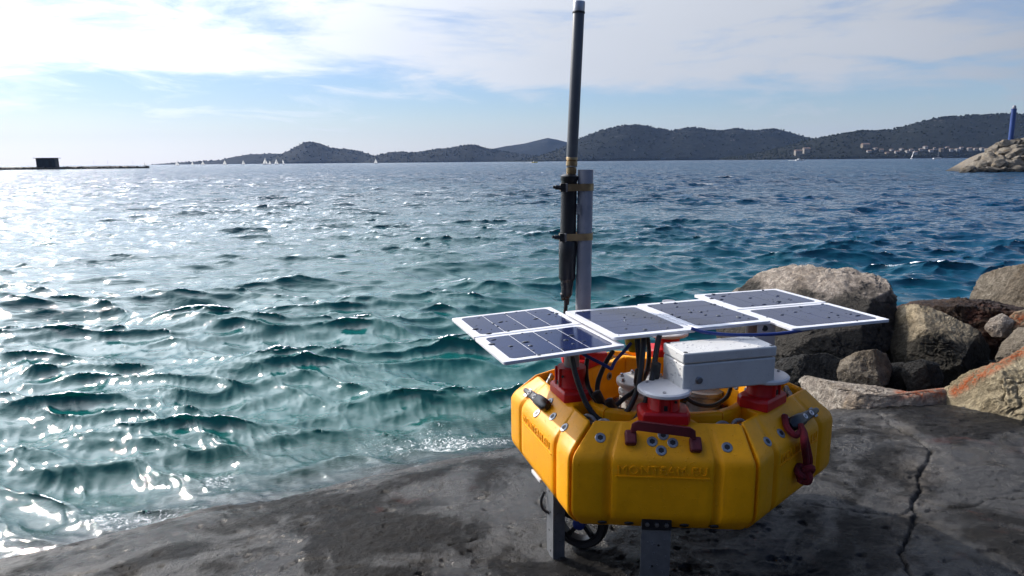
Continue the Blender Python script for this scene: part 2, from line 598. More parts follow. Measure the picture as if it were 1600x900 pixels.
def water_mat():
    m_ = bpy.data.materials.new('sea_water')
    m_.use_nodes = True
    nt = m_.node_tree
    nt.nodes.clear()
    out = nt.nodes.new('ShaderNodeOutputMaterial')
    g = nt.nodes.new('ShaderNodeNewGeometry')
    P = g.outputs['Position']

    def at(n):
        a = nt.nodes.new('ShaderNodeAttribute')
        a.attribute_name = n
        return a.outputs['Fac']
    murk, rough, foam, shal, fine = at('murk'), at('rough'), at('foam'), at('shallow'), at('fine')
    mp = nt.nodes.new('ShaderNodeMapping')
    mp.inputs['Rotation'].default_value = (0, 0, rad(-30))
    mp.inputs['Scale'].default_value = (0.55, 1.0, 1.0)
    nt.links.new(P, mp.inputs['Vector'])
    q = mp.outputs[0]
    h1 = noise(nt, q, 9.0, 8, 0.68, 0.5)
    h2 = noise(nt, q, 1.1, 4, 0.55, 0.4)
    bp = nt.nodes.new('ShaderNodeBump')
    bp.inputs['Strength'].default_value = 0.55
    nt.links.new(mth(nt, 'MULTIPLY_ADD', fine, 0.07, 0.005), bp.inputs['Distance'])
    nt.links.new(h1, bp.inputs['Height'])
    bp2 = nt.nodes.new('ShaderNodeBump')
    bp2.inputs['Strength'].default_value = 0.8
    nt.links.new(mth(nt, 'MULTIPLY', fine, 0.85), bp2.inputs['Distance'])
    nt.links.new(h2, bp2.inputs['Height'])
    nt.links.new(bp.outputs[0], bp2.inputs['Normal'])
    N = bp2.outputs[0]
    col = mixc(nt, shal, (0.004, 0.072, 0.165), (0.012, 0.180, 0.165))
    di = nt.nodes.new('ShaderNodeBsdfDiffuse')
    nt.links.new(col, di.inputs[0])
    nt.links.new(N, di.inputs['Normal'])
    tr = nt.nodes.new('ShaderNodeBsdfTranslucent')
    nt.links.new(mixc(nt, shal, (0.004, 0.09, 0.17), (0.012, 0.27, 0.23)), tr.inputs[0])
    nt.links.new(N, tr.inputs['Normal'])
    body = nt.nodes.new('ShaderNodeMixShader')
    body.inputs[0].default_value = 0.4
    nt.links.new(di.outputs[0], body.inputs[1])
    nt.links.new(tr.outputs[0], body.inputs[2])
    tp = nt.nodes.new('ShaderNodeBsdfTransparent')
    tp.inputs[0].default_value = (0.55, 0.80, 0.74, 1)
    mb = nt.nodes.new('ShaderNodeMixShader')
    nt.links.new(murk, mb.inputs[0])
    nt.links.new(tp.outputs[0], mb.inputs[1])
    nt.links.new(body.outputs[0], mb.inputs[2])
    fo = nt.nodes.new('ShaderNodeBsdfDiffuse')
    fo.inputs[0].default_value = (0.72, 0.76, 0.76, 1)
    fn = noise(nt, P, 34, 8, 0.75, 1.2)
    ff = smooth(nt, mth(nt, 'ADD', mth(nt, 'MULTIPLY', foam, 0.9), mth(nt, 'MULTIPLY', mth(nt, 'SUBTRACT', fn, 0.5), 2.0)), 0.55, 0.72)
    gl = nt.nodes.new('ShaderNodeBsdfGlossy')
    gl.inputs[0].default_value = (1, 1, 1, 1)
    nt.links.new(rough, gl.inputs['Roughness'])
    nt.links.new(N, gl.inputs['Normal'])
    fr = nt.nodes.new('ShaderNodeFresnel')
    fr.inputs[0].default_value = 1.333
    nt.links.new(N, fr.inputs['Normal'])
    mg = nt.nodes.new('ShaderNodeMixShader')
    nt.links.new(fr.outputs[0], mg.inputs[0])
    nt.links.new(mb.outputs[0], mg.inputs[1])
    nt.links.new(gl.outputs[0], mg.inputs[2])
    mf = nt.nodes.new('ShaderNodeMixShader')
    nt.links.new(ff, mf.inputs[0])
    nt.links.new(mg.outputs[0], mf.inputs[1])
    nt.links.new(fo.outputs[0], mf.inputs[2])
    nt.links.new(mf.outputs[0], out.inputs[0])
    return m_


# ------------------------------------------------------------------ shore geometry
shore = np.array([at_z(px, py, 0.0)[:2] for px, py in ((-700, 1010), (-300, 950), (0, 880), (150, 847), (300, 806), (440, 778), (560, 752), (700, 722), (800, 703))])
shore = np.concatenate([[[-60.0, -30.0], [-9.0, -1.0]], shore, [[0.75, 4.22], [1.5, 4.42], [2.2, 4.62], [3.2, 4.9], [4.4, 5.4], [7.5, 5.6], [13, 5.0], [60, -20]]])


def shore_dist(x, y):
    """signed distance to the shoreline, positive inland"""
    P = np.stack([x, y], -1)
    best = np.full(x.shape, 1e9)
    sgn = np.ones(x.shape)
    for a, b in zip(shore[:-1], shore[1:]):
        e = b - a
        L2 = e @ e
        t = np.clip(((P - a) @ e) / L2, 0, 1)
        d = P - (a + t[..., None] * e)
        dd = np.sqrt((d ** 2).sum(-1))
        c = e[0] * d[..., 1] - e[1] * d[..., 0]
        m_ = dd < best
        best = np.where(m_, dd, best)
        sgn = np.where(m_, np.where(c < 0, 1.0, -1.0), sgn)
    return best * sgn


GZ = 0.30


def slab_base(x, y):
    d = shore_dist(x, y)
    wob = fbm(p3(x * 1.1, y * 1.1, 3.0), 4) * 0.10
    d = d + wob
    z = np.where(d > 0, (GZ + 0.015) * (1 - np.exp(-np.maximum(d, 0) / 0.55)), 0.42 * d)
    z = np.where(z < -0.6, -0.6 + (z + 0.6) * 0.6, z)
    return np.maximum(z, -3.2), d


def polyline_dist(P, pts):
    best = np.full(P.shape[:-1], 1e9)
    for a, b in zip(pts[:-1], pts[1:]):
        e = b - a
        t = np.clip(((P - a) @ e) / (e @ e), 0, 1)
        d = np.sqrt(((P - (a + t[..., None] * e)) ** 2).sum(-1))
        best = np.minimum(best, d)
    return best


CRACKS = [([(1370, 628), (1400, 655), (1430, 680), (1452, 700), (1440, 730), (1428, 770), (1428, 800), (1415, 830), (1408, 870), (1420, 930)], 0.0065, 0.020),
          ([(1262, 788), (1320, 794), (1368, 803), (1408, 800), (1428, 790)], 0.005, 0.010),
          ([(1440, 782), (1480, 795), (1530, 790), (1560, 778), (1620, 785)], 0.005, 0.010),
          ([(1545, 795), (1590, 806), (1640, 812)], 0.004, 0.007),
          ([(60, 890), (100, 872), (150, 868)], 0.010, 0.012),
          ([(520, 765), (545, 768), (575, 760)], 0.010, 0.012),
          ([(1340, 600 + 60), (1360, 690), (1390, 700)], 0.006, 0.006),
          ([(440, 885), (480, 868), (510, 868)], 0.010, 0.010),
          ([(700, 850), (722, 846), (745, 835)], 0.008, 0.008)]


def slab_full(x, y):
    z, d = slab_base(x, y)
    z = z + np.clip(-(y + 1.0) * 0.40, 0, 9.0)              # added unseen rise behind the viewer, keeps sky light off camera-facing sides
    P = np.stack([x, y], -1)
    z = z + fbm(p3(x * 1.6, y * 1.6, 1.0), 4) * 0.030 + fbm(p3(x * 5, y * 7, 5.0), 6, gain=0.6) * 0.0055
    # thin layers peeling off: small terraces
    lay = fbm(p3(x * 2.2, y * 3.4, 9.0), 5) * 4
    z = z + (lay - np.floor(lay) > 0.5) * 0.0030 * np.clip(fbm(p3(x * 0.9, y * 0.9, 14.0), 3) * 4, 0, 1)
    rel = 0.55 + 0.9 * np.clip(fbm(p3(x * 1.3, y * 1.3, 21.0), 3) + 0.25, 0, 1)
    z = z + fbm(p3(x * 9, y * 13, 2.0), 5, gain=0.62, ridged=True) * 0.0075 * rel
    z = z + fbm(p3(x * 40, y * 52, 6.0), 2) * 0.0028 * rel
    fl = fbm(p3(x * 5.5, y * 8.5, 33.0), 4)
    z = z - 0.006 * np.clip((fl - 0.42) / 0.05, 0, 1)             # flaked-off scars
    pit = fbm(p3(x * 17, y * 21, 41.0), 2)
    z = z - 0.007 * np.clip((pit - 0.56) / 0.08, 0, 1)
    cr = np.zeros(x.shape)
    warp = np.stack([fbm(p3(x * 9, y * 9, 4.0), 3), fbm(p3(x * 9, y * 9, 8.0), 3)], -1) * 0.035
    for pts, wd, dp in CRACKS:
        q = np.array([at_z(px, py, GZ)[:2] for px, py in pts])
        dd = polyline_dist(P + warp, q)
        k = np.exp(-(dd / wd) ** 2 * 1.2)
        z = z - dp * k
        cr = np.maximum(cr, np.clip(k * 1.3 - 0.3, 0, 1))
    main = np.array([at_z(px, py, GZ)[:2] for px, py in CRACKS[0][0]])
    dd = polyline_dist(P + warp * 2, main)
    pale = np.exp(-(dd / 0.09) ** 2) * (1 - cr) * 0.3
    return z, d, cr, pale


def grid_faces(nr, nc):
    i = np.arange(nr * nc).reshape(nr, nc)
    return np.stack([i[:-1, :-1].ravel(), i[:-1, 1:].ravel(), i[1:, 1:].ravel(), i[1:, :-1].ravel()], 1)


def build_ground():
    th = np.concatenate([np.linspace(-180, -42, 50)[:-1], np.linspace(-42, 42, 620), np.linspace(42, 180, 50)[1:]])
    r = [0.25]
    while r[-1] < 40:
        r.append(r[-1] + max(0.0085, r[-1] * 0.0032) * (1 if 1.2 < r[-1] < 6.5 else 8))
    r = np.array(r)
    R_, T_ = np.meshgrid(r, rad(1) * th, indexing='ij')
    x, y = R_ * np.sin(T_), R_ * np.cos(T_)
    z, d, cr, pale = slab_full(x.ravel(), y.ravel())
    me = mesh('ground', np.stack([x.ravel(), y.ravel(), z], -1), grid_faces(len(r), len(th)), ground_mat(), 180)
    attr(me, 'crack', cr)
    attr(me, 'pale', pale)
    o = bpy.data.objects.new('ground', me)
    link(o)
    o['kind'] = 'structure'
    o['label'] = 'dark wet grey rock ledge sloping down into the sea'


build_ground()


# ------------------------------------------------------------------ the sea
def band(N, L, l0, l1, lp, dirv, spread, seed, rms):
    g = np.random.default_rng(seed)
    k1 = np.fft.fftfreq(N, L / N) * 2 * math.pi
    KX, KY = np.meshgrid(k1, k1, indexing='xy')
    K = np.hypot(KX, KY)
    K[0, 0] = 1e-6
    lam = 2 * math.pi / K
    env = np.where((lam > l0) & (lam < l1), 1.0, 0.0)
    kp = 2 * math.pi / lp
    amp = K ** -1.75 * np.exp(-0.65 * (kp / K) ** 2) * env
    cosd = (KX * dirv[0] + KY * dirv[1]) / K
    amp = amp * (np.maximum(cosd, 0) ** spread + 0.03)
    H = amp * (g.normal(size=K.shape) + 1j * g.normal(size=K.shape))
    h = np.fft.ifft2(H).real
    s = rms / h.std()
    dx = np.fft.ifft2(-1j * KX / K * H).real * s
    dy = np.fft.ifft2(-1j * KY / K * H).real * s
    return (h * s).astype(np.float32), dx.astype(np.float32), dy.astype(np.float32), L


def samp(A, L, x, y):
    N = A.shape[0]
    u = x / L * N
    v = y / L * N
    i0 = np.floor(u).astype(np.int64)
    j0 = np.floor(v).astype(np.int64)
    fu = (u - i0).astype(np.float32)
    fv = (v - j0).astype(np.float32)
    i0 %= N
    j0 %= N
    i1 = (i0 + 1) % N
    j1 = (j0 + 1) % N
    return (A[j0, i0] * (1 - fu) + A[j0, i1] * fu) * (1 - fv) + (A[j1, i0] * (1 - fu) + A[j1, i1] * fu) * fv


WDIR = unit([0.56, -0.83])
BANDS = [(band(512, 61.0, 1.2, 9.0, 3.1, WDIR, 6, 11, 0.041), 1.6, 1.5, 0.11),
         (band(512, 37.0, 0.8, 3.0, 1.5, unit([0.15, -1]), 3, 12, 0.0265), 1.5, 0.8, 0.10),
         (band(1024, 23.0, 0.22, 0.9, 0.5, unit([0.35, -0.9]), 2.5, 13, 0.0165), 1.4, 0.22, 0.09),
         (band(1024, 9.7, 0.045, 0.25, 0.14, unit([0.2, -1]), 2.5, 14, 0.0036), 1.1, 0.05, 0.07)]


def build_water():
    th = np.concatenate([np.linspace(-80, -41, 30)[:-1], np.linspace(-41, 41, 900), np.linspace(41, 80, 30)[1:]])
    r = [2.2]
    while r[-1] < 6200:
        q = r[-1]
        r.append(q + (max(0.018, q * 0.0062) if q < 420 else q * 0.03))
    r = np.array(r)
    dr = np.gradient(r)
    R_, T_ = np.meshgrid(r, rad(1) * th, indexing='ij')
    DR = np.broadcast_to(dr[:, None], R_.shape).ravel()
    x, y = (R_ * np.sin(T_)).ravel(), (R_ * np.cos(T_)).ravel()
    Rr = R_.ravel()
    near = Rr < 30
    zb = np.full(x.shape, -3.2)
    d = np.full(x.shape, -30.0)
    zb[near], d[near] = slab_base(x[near], y[near])
    depth = np.maximum(-zb, 0)
    sh = np.clip(0.10 + depth / 0.42, 0.10, 1.0)
    X, Y, Z = x.copy(), y.copy(), np.zeros_like(x)
    lost = np.zeros_like(x)
    gust = np.clip(0.92 + 0.7 * fbm(p3(x * 0.11, y * 0.16, 2.0), 3), 0.55, 1.5)
    jac = np.zeros_like(x)
    for n_, ((h, dx, dy, L), chop, lmin, slope) in enumerate(BANDS):
        k = np.clip((lmin * 1.6 - DR) / (lmin * 1.1), 0, 1)
        amp = k * gust * (sh if n_ < 2 else np.sqrt(sh))
        a = rad(13 * n_)
        xs, ys = x * math.cos(a) - y * math.sin(a), x * math.sin(a) + y * math.cos(a)
        if n_ == 0:
            xs, ys = x, y
        hh = samp(h, L, xs, ys)
        ddx, ddy = samp(dx, L, xs, ys), samp(dy, L, xs, ys)
        if n_:
            ddx, ddy = ddx * math.cos(a) + ddy * math.sin(a), -ddx * math.sin(a) + ddy * math.cos(a)
        Z += amp * hh
        X -= amp * chop * ddx
        Y -= amp * chop * ddy
        lost += (1 - k) * slope ** 2
        if n_ < 2:
            jac += amp * hh / h.std()
    far = Rr > 500
    Z -= np.where(far, 0.0, 0.0)
    rough = np.clip(0.05 + 0.40 * np.sqrt(lost), 0.05, 0.17)
    fine = np.clip((Rr - 8) / 60, 0, 1) ** 0.7
    murk = 1 - np.exp(-np.maximum(depth + Z * 0.6, 0) / 0.24)
    shallow = np.clip(np.exp(-(Rr - 4) / np.clip(26 - 16 * np.clip(T_.ravel() / rad(30), -0.5, 1), 9, 40)), 0, 1) * np.clip(0.95 - np.clip(T_.ravel() / rad(40), -1, 1) * 0.55, 0, 1)
    cr = np.clip((jac - 1.9) / 1.6, 0, 1) * np.clip(fbm(p3(x * 0.35, y * 0.35, 6.0), 3) * 2.2 - 0.1, 0, 1)
    fp = fbm(p3(x * 1.5, y * 1.8, 12.0), 4)
    shorefoam = np.clip(1.15 - np.abs(d + 0.25) / 0.9, 0, 1) * np.clip(fp * 2.2 + 0.08, 0, 0.62) * near
    foam = np.clip(cr * 0.9 + shorefoam, 0, 1)
    me = mesh('water', np.stack([X, Y, Z], -1), grid_faces(len(r), len(th)), water_mat(), 180)
    for n_, v in (('rough', rough), ('fine', fine), ('murk', murk), ('shallow', shallow), ('foam', foam)):
        attr(me, n_, v)
    o = bpy.data.objects.new('water', me)
    link(o)
    o['kind'] = 'structure'
    o['label'] = 'choppy blue green sea glittering towards the sun on the left'


build_water()


# ------------------------------------------------------------------ hills across the water
def hill_mat(name, green, rocky):
    m_, nt, bs = new_mat(name)
    g = nt.nodes.new('ShaderNodeNewGeometry')
    P = g.outputs['Position']
    a = noise(nt, P, 0.012, 7, 0.62, 0.3)
    b = noise(nt, P, 0.055, 7, 0.68, 0.2)
    col = mixc(nt, smooth(nt, b, 0.38, 0.64), tuple(x * 0.55 for x in green), green)
    at_ = nt.nodes.new('ShaderNodeAttribute')
    at_.attribute_name = 'high'
    k = mth(nt, 'ADD', mth(nt, 'MULTIPLY', b, 0.62), mth(nt, 'MULTIPLY', a, 0.38))
    k = mth(nt, 'ADD', k, mth(nt, 'MULTIPLY', at_.outputs['Fac'], 0.10))
    col = mixc(nt, mth(nt, 'MULTIPLY', smooth(nt, k, 0.665, 0.71), rocky), col, (0.22, 0.20, 0.19))
    nt.links.new(col, bs.inputs['Base Color'])
    bs.inputs['Roughness'].default_value = 0.95
    bs.inputs['Specular IOR Level'].default_value = 0.1
    bump(nt, b, 1.0, 6.0, bs)
    return m_


HILLS = {}


def build_hill(name, label, pts, D, deep, green, rocky):
    px = np.array([p[0] for p in pts], float)
    py = np.array([p[1] for p in pts], float)
    n = 260
    xs = np.linspace(px[0], px[-1], n)
    t0 = np.linspace(0, 1, len(px))
    ys = np.interp(xs, px, py)
    k = np.exp(-np.linspace(-2, 2, 5) ** 2)
    k /= k.sum()
    ys = np.convolve(np.pad(ys, 2, mode='edge'), k, 'valid')
    ridge = np.array([at_y(a, b, D) for a, b in zip(xs, ys)])
    hz = ridge[:, 2]
    tt = np.concatenate([np.linspace(0, 1, 30), np.linspace(1, 2, 12)[1:]])
    V = np.zeros((len(tt), n, 3))
    nz = fbm(p3(xs * 0.05, 0, D * 0.01), 4)
    for i, t in enumerate(tt):
        if t <= 1:
            yy = D - deep * (1 - t)
            z = hz * np.clip(t, 0, 1) ** 0.85
        else:
            yy = D + deep * 1.2 * (t - 1)
            z = hz * (1 - (t - 1)) ** 1.2
        w_ = (ridge[:, 0] / D) * yy
        rel = fbm(np.stack([w_ * 0.006, np.full(n, yy * 0.006), np.full(n, D * 0.01)], -1), 5, ridged=True)
        z = z * (1 + 0.10 * rel * min(1, abs(1 - t) * 4)) + fbm(np.stack([w_ * 0.03, np.full(n, yy * 0.03), np.zeros(n)], -1), 3) * 1.5 * (t > 0)
        if t == 0 or t == 2:
            z = z * 0 - 3
        V[i] = np.stack([w_, np.full(n, yy), z], -1)
    me = mesh(name, V.reshape(-1, 3), grid_faces(len(tt), n), hill_mat(name + '_cover', green, rocky), 180)
    attr(me, 'high', np.clip(V[:, :, 2] / max(1, hz.max()), 0, 1))
    o = bpy.data.objects.new(name, me)
    link(o)
    o['kind'] = 'structure'
    o['label'] = label
    HILLS[label] = (V, tt, n)
    return V


GREEN = (0.0115, 0.0145, 0.0105)
vA = build_hill('hill', 'low far tongue of land at the left end of the shore', [(225, 259), (240, 257), (275, 254.5), (345, 250), (360, 246), (390, 241), (430, 240), (470, 242), (520, 248), (560, 258)], 4300, 240, GREEN, 0.2)
vD = build_hill('hill', 'distant pointed hill rising behind the mast', [(740, 250), (762, 234), (790, 228.5), (820, 224), (845, 218), (856, 215.5), (870, 218), (900, 226), (940, 240), (960, 252)], 4600, 330, GREEN, 0.5)
vB = build_hill('hill', 'steep cone hill left of centre', [(405, 256), (441, 240), (460, 231), (474, 223.5), (486, 221.5), (500, 224), (520, 232), (545, 233), (560, 236), (585, 243), (620, 249), (660, 257)], 3700, 260, GREEN, 0.35)
vC = build_hill('hill', 'long low ridge between the cone hill and the mast', [(560, 256), (585, 244), (612, 237), (640, 238), (665, 236.5), (680, 233), (700, 231), (720, 228), (735, 226), (745, 227), (765, 233), (800, 239), (840, 243), (880, 248), (920, 254)], 3300, 200, GREEN, 0.3)
vE = build_hill('hill', 'broad rocky topped ridge right of the mast', [(800, 253), (835, 246), (870, 235), (905, 217), (940, 203.5), (970, 196.5), (990, 195), (1010, 197), (1030, 201), (1050, 204), (1065, 201), (1082, 199), (1110, 203), (1130, 204), (1150, 201), (1180, 204.5), (1195, 202), (1215, 202), (1240, 209), (1258, 214), (1290, 222), (1340, 234), (1390, 246)], 2600, 260, GREEN, 0.9)
vF = build_hill('hill', 'dark wooded hill above the shoreside village at right', [(1120, 250), (1180, 240), (1240, 226), (1275, 216), (1300, 212), (1320, 208), (1350, 205), (1375, 204), (1395, 203), (1420, 196), (1440, 190), (1460, 185.5), (1480, 182.5), (1500, 181), (1530, 180), (1560, 178), (1600, 178), (1680, 180), (1800, 186), (1950, 200)], 1900, 300, GREEN, 0.5)


def hill_pt(V, px, t):
    n = V.shape[1]
    x = V[:, :, 0]
    i = int(np.clip(round(t * 29), 0, 29))
    row = V[i]
    ang = (px - 800) / F_PX
    j = int(np.argmin(np.abs(row[:, 0] / row[:, 1] - ang)))
    return row[j]


def build_forest():
    iv, jf = ICO[1]
    vs, fs = [], []
    g = np.random.default_rng(5)
    for V, cnt, size in ((vE, 2600, 4.6), (vF, 3400, 4.0), (vB, 600, 6.0), (vC, 900, 5.5), (vA, 350, 6.5)):
        nr, n = 30, V.shape[1]
        i = (g.random(cnt) ** 0.8 * (nr - 1)).astype(int)
        i[: cnt // 5] = nr - 1
        i[cnt // 5: cnt // 3] = 1
        j = g.integers(2, n - 2, cnt)
        P = V[i, j] + g.normal(size=(cnt, 3)) * (4, 8, 0)
        s = size * 0.62 * (0.5 + g.random(cnt) ** 2 * 0.9)
        keep = V[i, j, 2] > 1.0
        for p, q in zip(P[keep], s[keep]):
            rr = q * (0.75 + 0.5 * g.random(len(iv)))[:, None]
            b = len(vs) * len(iv)
            vs.append(p + (0, 0, q * 0.25) + iv * rr * (1, 1, 0.8))
            fs.append(jf + b)
    m_, nt, bs = new_mat('forest_leaves')
    gg = nt.nodes.new('ShaderNodeNewGeometry')
    a = noise(nt, gg.outputs['Position'], 0.05, 5, 0.7)
    nt.links.new(mixc(nt, smooth(nt, a, 0.35, 0.65), (0.012, 0.016, 0.010), (0.020, 0.0245, 0.016)), bs.inputs['Base Color'])
    bs.inputs['Roughness'].default_value = 0.95
    bs.inputs['Specular IOR Level'].default_value = 0.1
    o = bpy.data.objects.new('forest', mesh('forest', np.concatenate(vs), np.concatenate(fs), m_, None))
    link(o)
    o['kind'] = 'stuff'
    o['label'] = 'dark pine and scrub woods covering the far hills'


build_forest()

# ------------------------------------------------------------------ village
HW = [simple('house_wall_%s' % c, rgb, 0.8, var=0.08, nscale=0.5) for c, rgb in (('cream', (0.22, 0.20, 0.175)), ('white', (0.28, 0.27, 0.26)), ('ochre', (0.19, 0.155, 0.11)))]
HR = simple('roof_tile', (0.17, 0.11, 0.085), 0.85, var=0.15, nscale=0.6)
HG = simple('window_dark', (0.03, 0.035, 0.045), 0.2)


def house(p, wd, dp, ht, k, label, ry=0.0):
    t = empty('house', p, label, 'house', 'houses of the far shoreside village')
    t.rotation_euler = (0, 0, ry)
    b = MB()
    b.box((0, 0, ht / 2 - 1.5), (wd, dp, ht + 3))
    b.build('wall', HW[k], t)
    r = MB()
    e = 0.5
    rh = wd * 0.16
    vs = [(-wd / 2 - e, -dp / 2 - e, ht), (wd / 2 + e, -dp / 2 - e, ht), (wd / 2 + e, dp / 2 + e, ht), (-wd / 2 - e, dp / 2 + e, ht), (-wd / 2 - e, 0, ht + rh), (wd / 2 + e, 0, ht + rh)]
    r.add(vs, [(0, 1, 5, 4), (2, 3, 4, 5), (0, 4, 3), (1, 2, 5), (3, 2, 1, 0)])
    r.build('roof', HR, t)
    for q in range(max(2, int(wd / 4))):
        wn = MB()
        wn.box((-wd / 2 + (q + 0.5) * wd / max(2, int(wd / 4)), -dp / 2 - 0.02, ht * 0.55), (1.3, 0.12, 1.8))
        wn.build('window', HG, t)


g_ = random.Random(4)
row = [(1376, .10), (1384, .16), (1391, .09), (1398, .17), (1406, .11), (1412, .15), (1419, .08), (1428, .13), (1436, .16), (1443, .10), (1451, .14), (1460, .11), (1467, .15), (1475, .09), (1484, .12), (1490, .15), (1502, .10), (1513, .12), (1521, .09), (1529, .11), (1537, .08), (1545, .10), (1366, .18), (1357, .22), (1350, .15)]
ORD = ['first', 'second', 'third', 'fourth', 'fifth', 'sixth', 'seventh', 'eighth', 'ninth', 'tenth', 'eleventh', 'twelfth', 'thirteenth', 'fourteenth', 'fifteenth', 'sixteenth', 'seventeenth', 'eighteenth', 'nineteenth', 'twentieth', 'twenty-first', 'twenty-second', 'twenty-third', 'twenty-fourth', 'twenty-fifth']
for i, (px, t) in enumerate(row):
    p = hill_pt(vF, px, t)
    house((p[0], p[1], p[2]), g_.uniform(6, 11), 8, g_.uniform(3.5, 6), g_.choice((0, 1, 1, 2)), 'small pale house of the shoreside village, %s from the left of the row' % ORD[sorted(q[0] for q in row).index(px)], g_.uniform(-.3, .3))
for px, t, wd, ht, lab in ((1344, .26, 17, 9, 'lone ochre house set apart high on the slope left of the village'), (1240, .16, 16, 11, 'larger cream building on the headland, lower left of the pair'), (1254, .24, 15, 11, 'larger cream building on the headland, upper right of the pair')):
    p = hill_pt(vF, px, t)
    house((p[0], p[1], p[2]), wd, 12, ht, 0 if px < 1300 else 2, lab)

# ------------------------------------------------------------------ boats
SAIL = simple('sail_cloth', (0.85, 0.85, 0.85), 0.7, var=0.03, nscale=2)
_t = SAIL.node_tree
_a = _t.nodes.new('ShaderNodeBsdfTranslucent')
_a.inputs[0].default_value = (0.85, 0.85, 0.83, 1)
_m = _t.nodes.new('ShaderNodeMixShader')
_m.inputs[0].default_value = 0.6
_t.links.new(_t.nodes['Principled BSDF'].outputs[0], _m.inputs[1])
_t.links.new(_a.outputs[0], _m.inputs[2])
_t.links.new(_m.outputs[0], _t.nodes['Material Output'].inputs[0])
HULL = simple('boat_hull', (0.72, 0.72, 0.72), 0.4, var=0.05, nscale=2)
MAST = simple('boat_mast', (0.25, 0.25, 0.26), 0.5)
YEL = simple('yellow_hull', (0.7, 0.5, 0.03), 0.5)
REDB = simple('red_hull', (0.45, 0.05, 0.04), 0.5)


def hull_mb(L, Bm, H):
    b = MB()
    sec = [(-0.5, 0.75, 0.9), (-0.25, 1.0, 0.95), (0.1, 1.0, 1.0), (0.35, 0.6, 1.08), (0.5, 0.04, 1.15)]
    vs = []
    for x, wd, h in sec:
        vs += [(x * L, -wd * Bm / 2, H * h), (x * L, -wd * Bm * 0.36, -0.1 * H), (x * L, wd * Bm * 0.36, -0.1 * H), (x * L, wd * Bm / 2, H * h)]
    fs = []
    for i in range(len(sec) - 1):
        for k in range(3):
            fs.append((i * 4 + k, (i + 1) * 4 + k, (i + 1) * 4 + k + 1, i * 4 + k + 1))
        fs.append((i * 4, i * 4 + 3, (i + 1) * 4 + 3, (i + 1) * 4))
    fs.append((0, 1, 2, 3))
    fs.append((16, 19, 18, 17))
    b.add(vs, fs)
    return b


def sailboat(px, D, h, label, head, heel=0.0, jib=True, sails=True, group='sailboats racing off the far shore'):
    x = (px - 800) / F_PX * D * 1.017
    t = empty('sailboat', (x, D, 0), label, 'sailboat', group)
    t.rotation_euler = (heel, 0, head)
    L = h * 0.72
    hull_mb(L, L * 0.3, L * 0.13).build('hull', HULL, t, bevel=0.02)
    ms = MB()
    ms.cyl((0.08 * L, 0, 0.08 * L), (0.08 * L, 0, h), 0.012 * h, 8, 0.008 * h)
    ms.cyl((0.08 * L, 0, 0.2 * L), (-0.45 * L, 0.05 * L, 0.2 * L), 0.008 * h, 6)
    ms.build('mast', MAST, t)
    if not sails:
        return t

    def sail(a, b, c, bulge, nm):
        vs, fs = [], []
        n = 8
        a, b, c = (np.array(q, float) for q in (a, b, c))
        for i in range(n + 1):
            for j in range(n + 1):
                u, v = i / n, j / n
                p = (a * (1 - v) + b * v) * (1 - u) + c * u
                p = p + np.array([0, bulge * math.sin(math.pi * v) * (1 - u) ** 0.6, 0])
                vs.append(p)
        for i in range(n):
            for j in range(n):
                fs.append((i * (n + 1) + j, i * (n + 1) + j + 1, (i + 1) * (n + 1) + j + 1, (i + 1) * (n + 1) + j))
        k = len(vs)
        vs += [p + np.array([0, 0.03, 0]) for p in vs]
        fs += [tuple(q + k for q in reversed(f)) for f in fs]
        MB().add(vs, fs).build(nm, SAIL, t, ang=60)
    sail((0.06 * L, 0.02, 0.22 * L), (-0.44 * L, 0.06 * L, 0.22 * L), (0.06 * L, 0, h * 0.97), 0.07 * L, 'main_sail')
    if jib:
        sail((0.48 * L, 0, 0.17 * L), (0.12 * L, 0.1 * L, 0.2 * L), (0.10 * L, 0, h * 0.82), 0.06 * L, 'jib_sail')
    return t


D0 = 1100.0
for px, hp, lab, hd, hl in ((247, 4.5, 'sailboat with white sails just off the tip of the low land, leftmost off the shore', 0.3, 0.02),
                            (296, 7.0, 'taller sailboat second from left along the low shore', 0.5, 0.1),
                            (319, 5.0, 'small sailboat third from left, just left of a taller one', 0.9, 0.06),
                            (335, 6.5, 'sailboat fourth from left under the rising end of the hill', 0.4, 0.08),
                            (368, 7.0, 'sailboat standing alone under the low far hill', 0.6, 0.08),
                            (396, 6.5, 'sailboat halfway between the lone one and the cluster of four', 0.2, 0.1),
                            (429, 10.0, 'tallest white sailboat at the left end of the cluster under the cone hill', 0.4, 0.05),
                            (436, 5.5, 'low sailboat tucked right of the tallest one', 0.7, 0.05),
                            (446, 8.0, 'sailboat third of the cluster under the cone hill', 0.3, 0.12),
                            (457, 7.5, 'narrow leaning sail at the right end of the cluster', 1.4, -0.2),
                            (596, 7.0, 'solitary sailboat under the long low ridge right of the cone hill', 0.4, 0.03)):
    sailboat(px, D0, hp / F_PX * D0 + 1, lab, hd, hl)
sailboat(1405, 900, 12.5, 'sailboat with one full leaning sail off the village', 1.1, 0.22, False, group='sailboats off the village')
sailboat(1444, 800, 14.0, 'white yacht at anchor with bare mast off the village', 0.1, 0, False, False, group='sailboats off the village')
sailboat(1549, 500, 8.5, 'sailboat half hidden behind the rock mound at right', 0.8, 0.25, False, group='sailboats off the village')
for px, hp, lab in ((170, 8, 'bare masted boat beyond the breakwater, nearest the hut'), (191, 8, 'bare masted boat beyond the breakwater, second from the hut'), (229, 7, 'bare masted boat beyond the very tip of the breakwater')):
    sailboat(px, 700, hp / F_PX * 700 + 1.5, lab, 0.3, 0, False, False, group='boats moored beyond the breakwater')


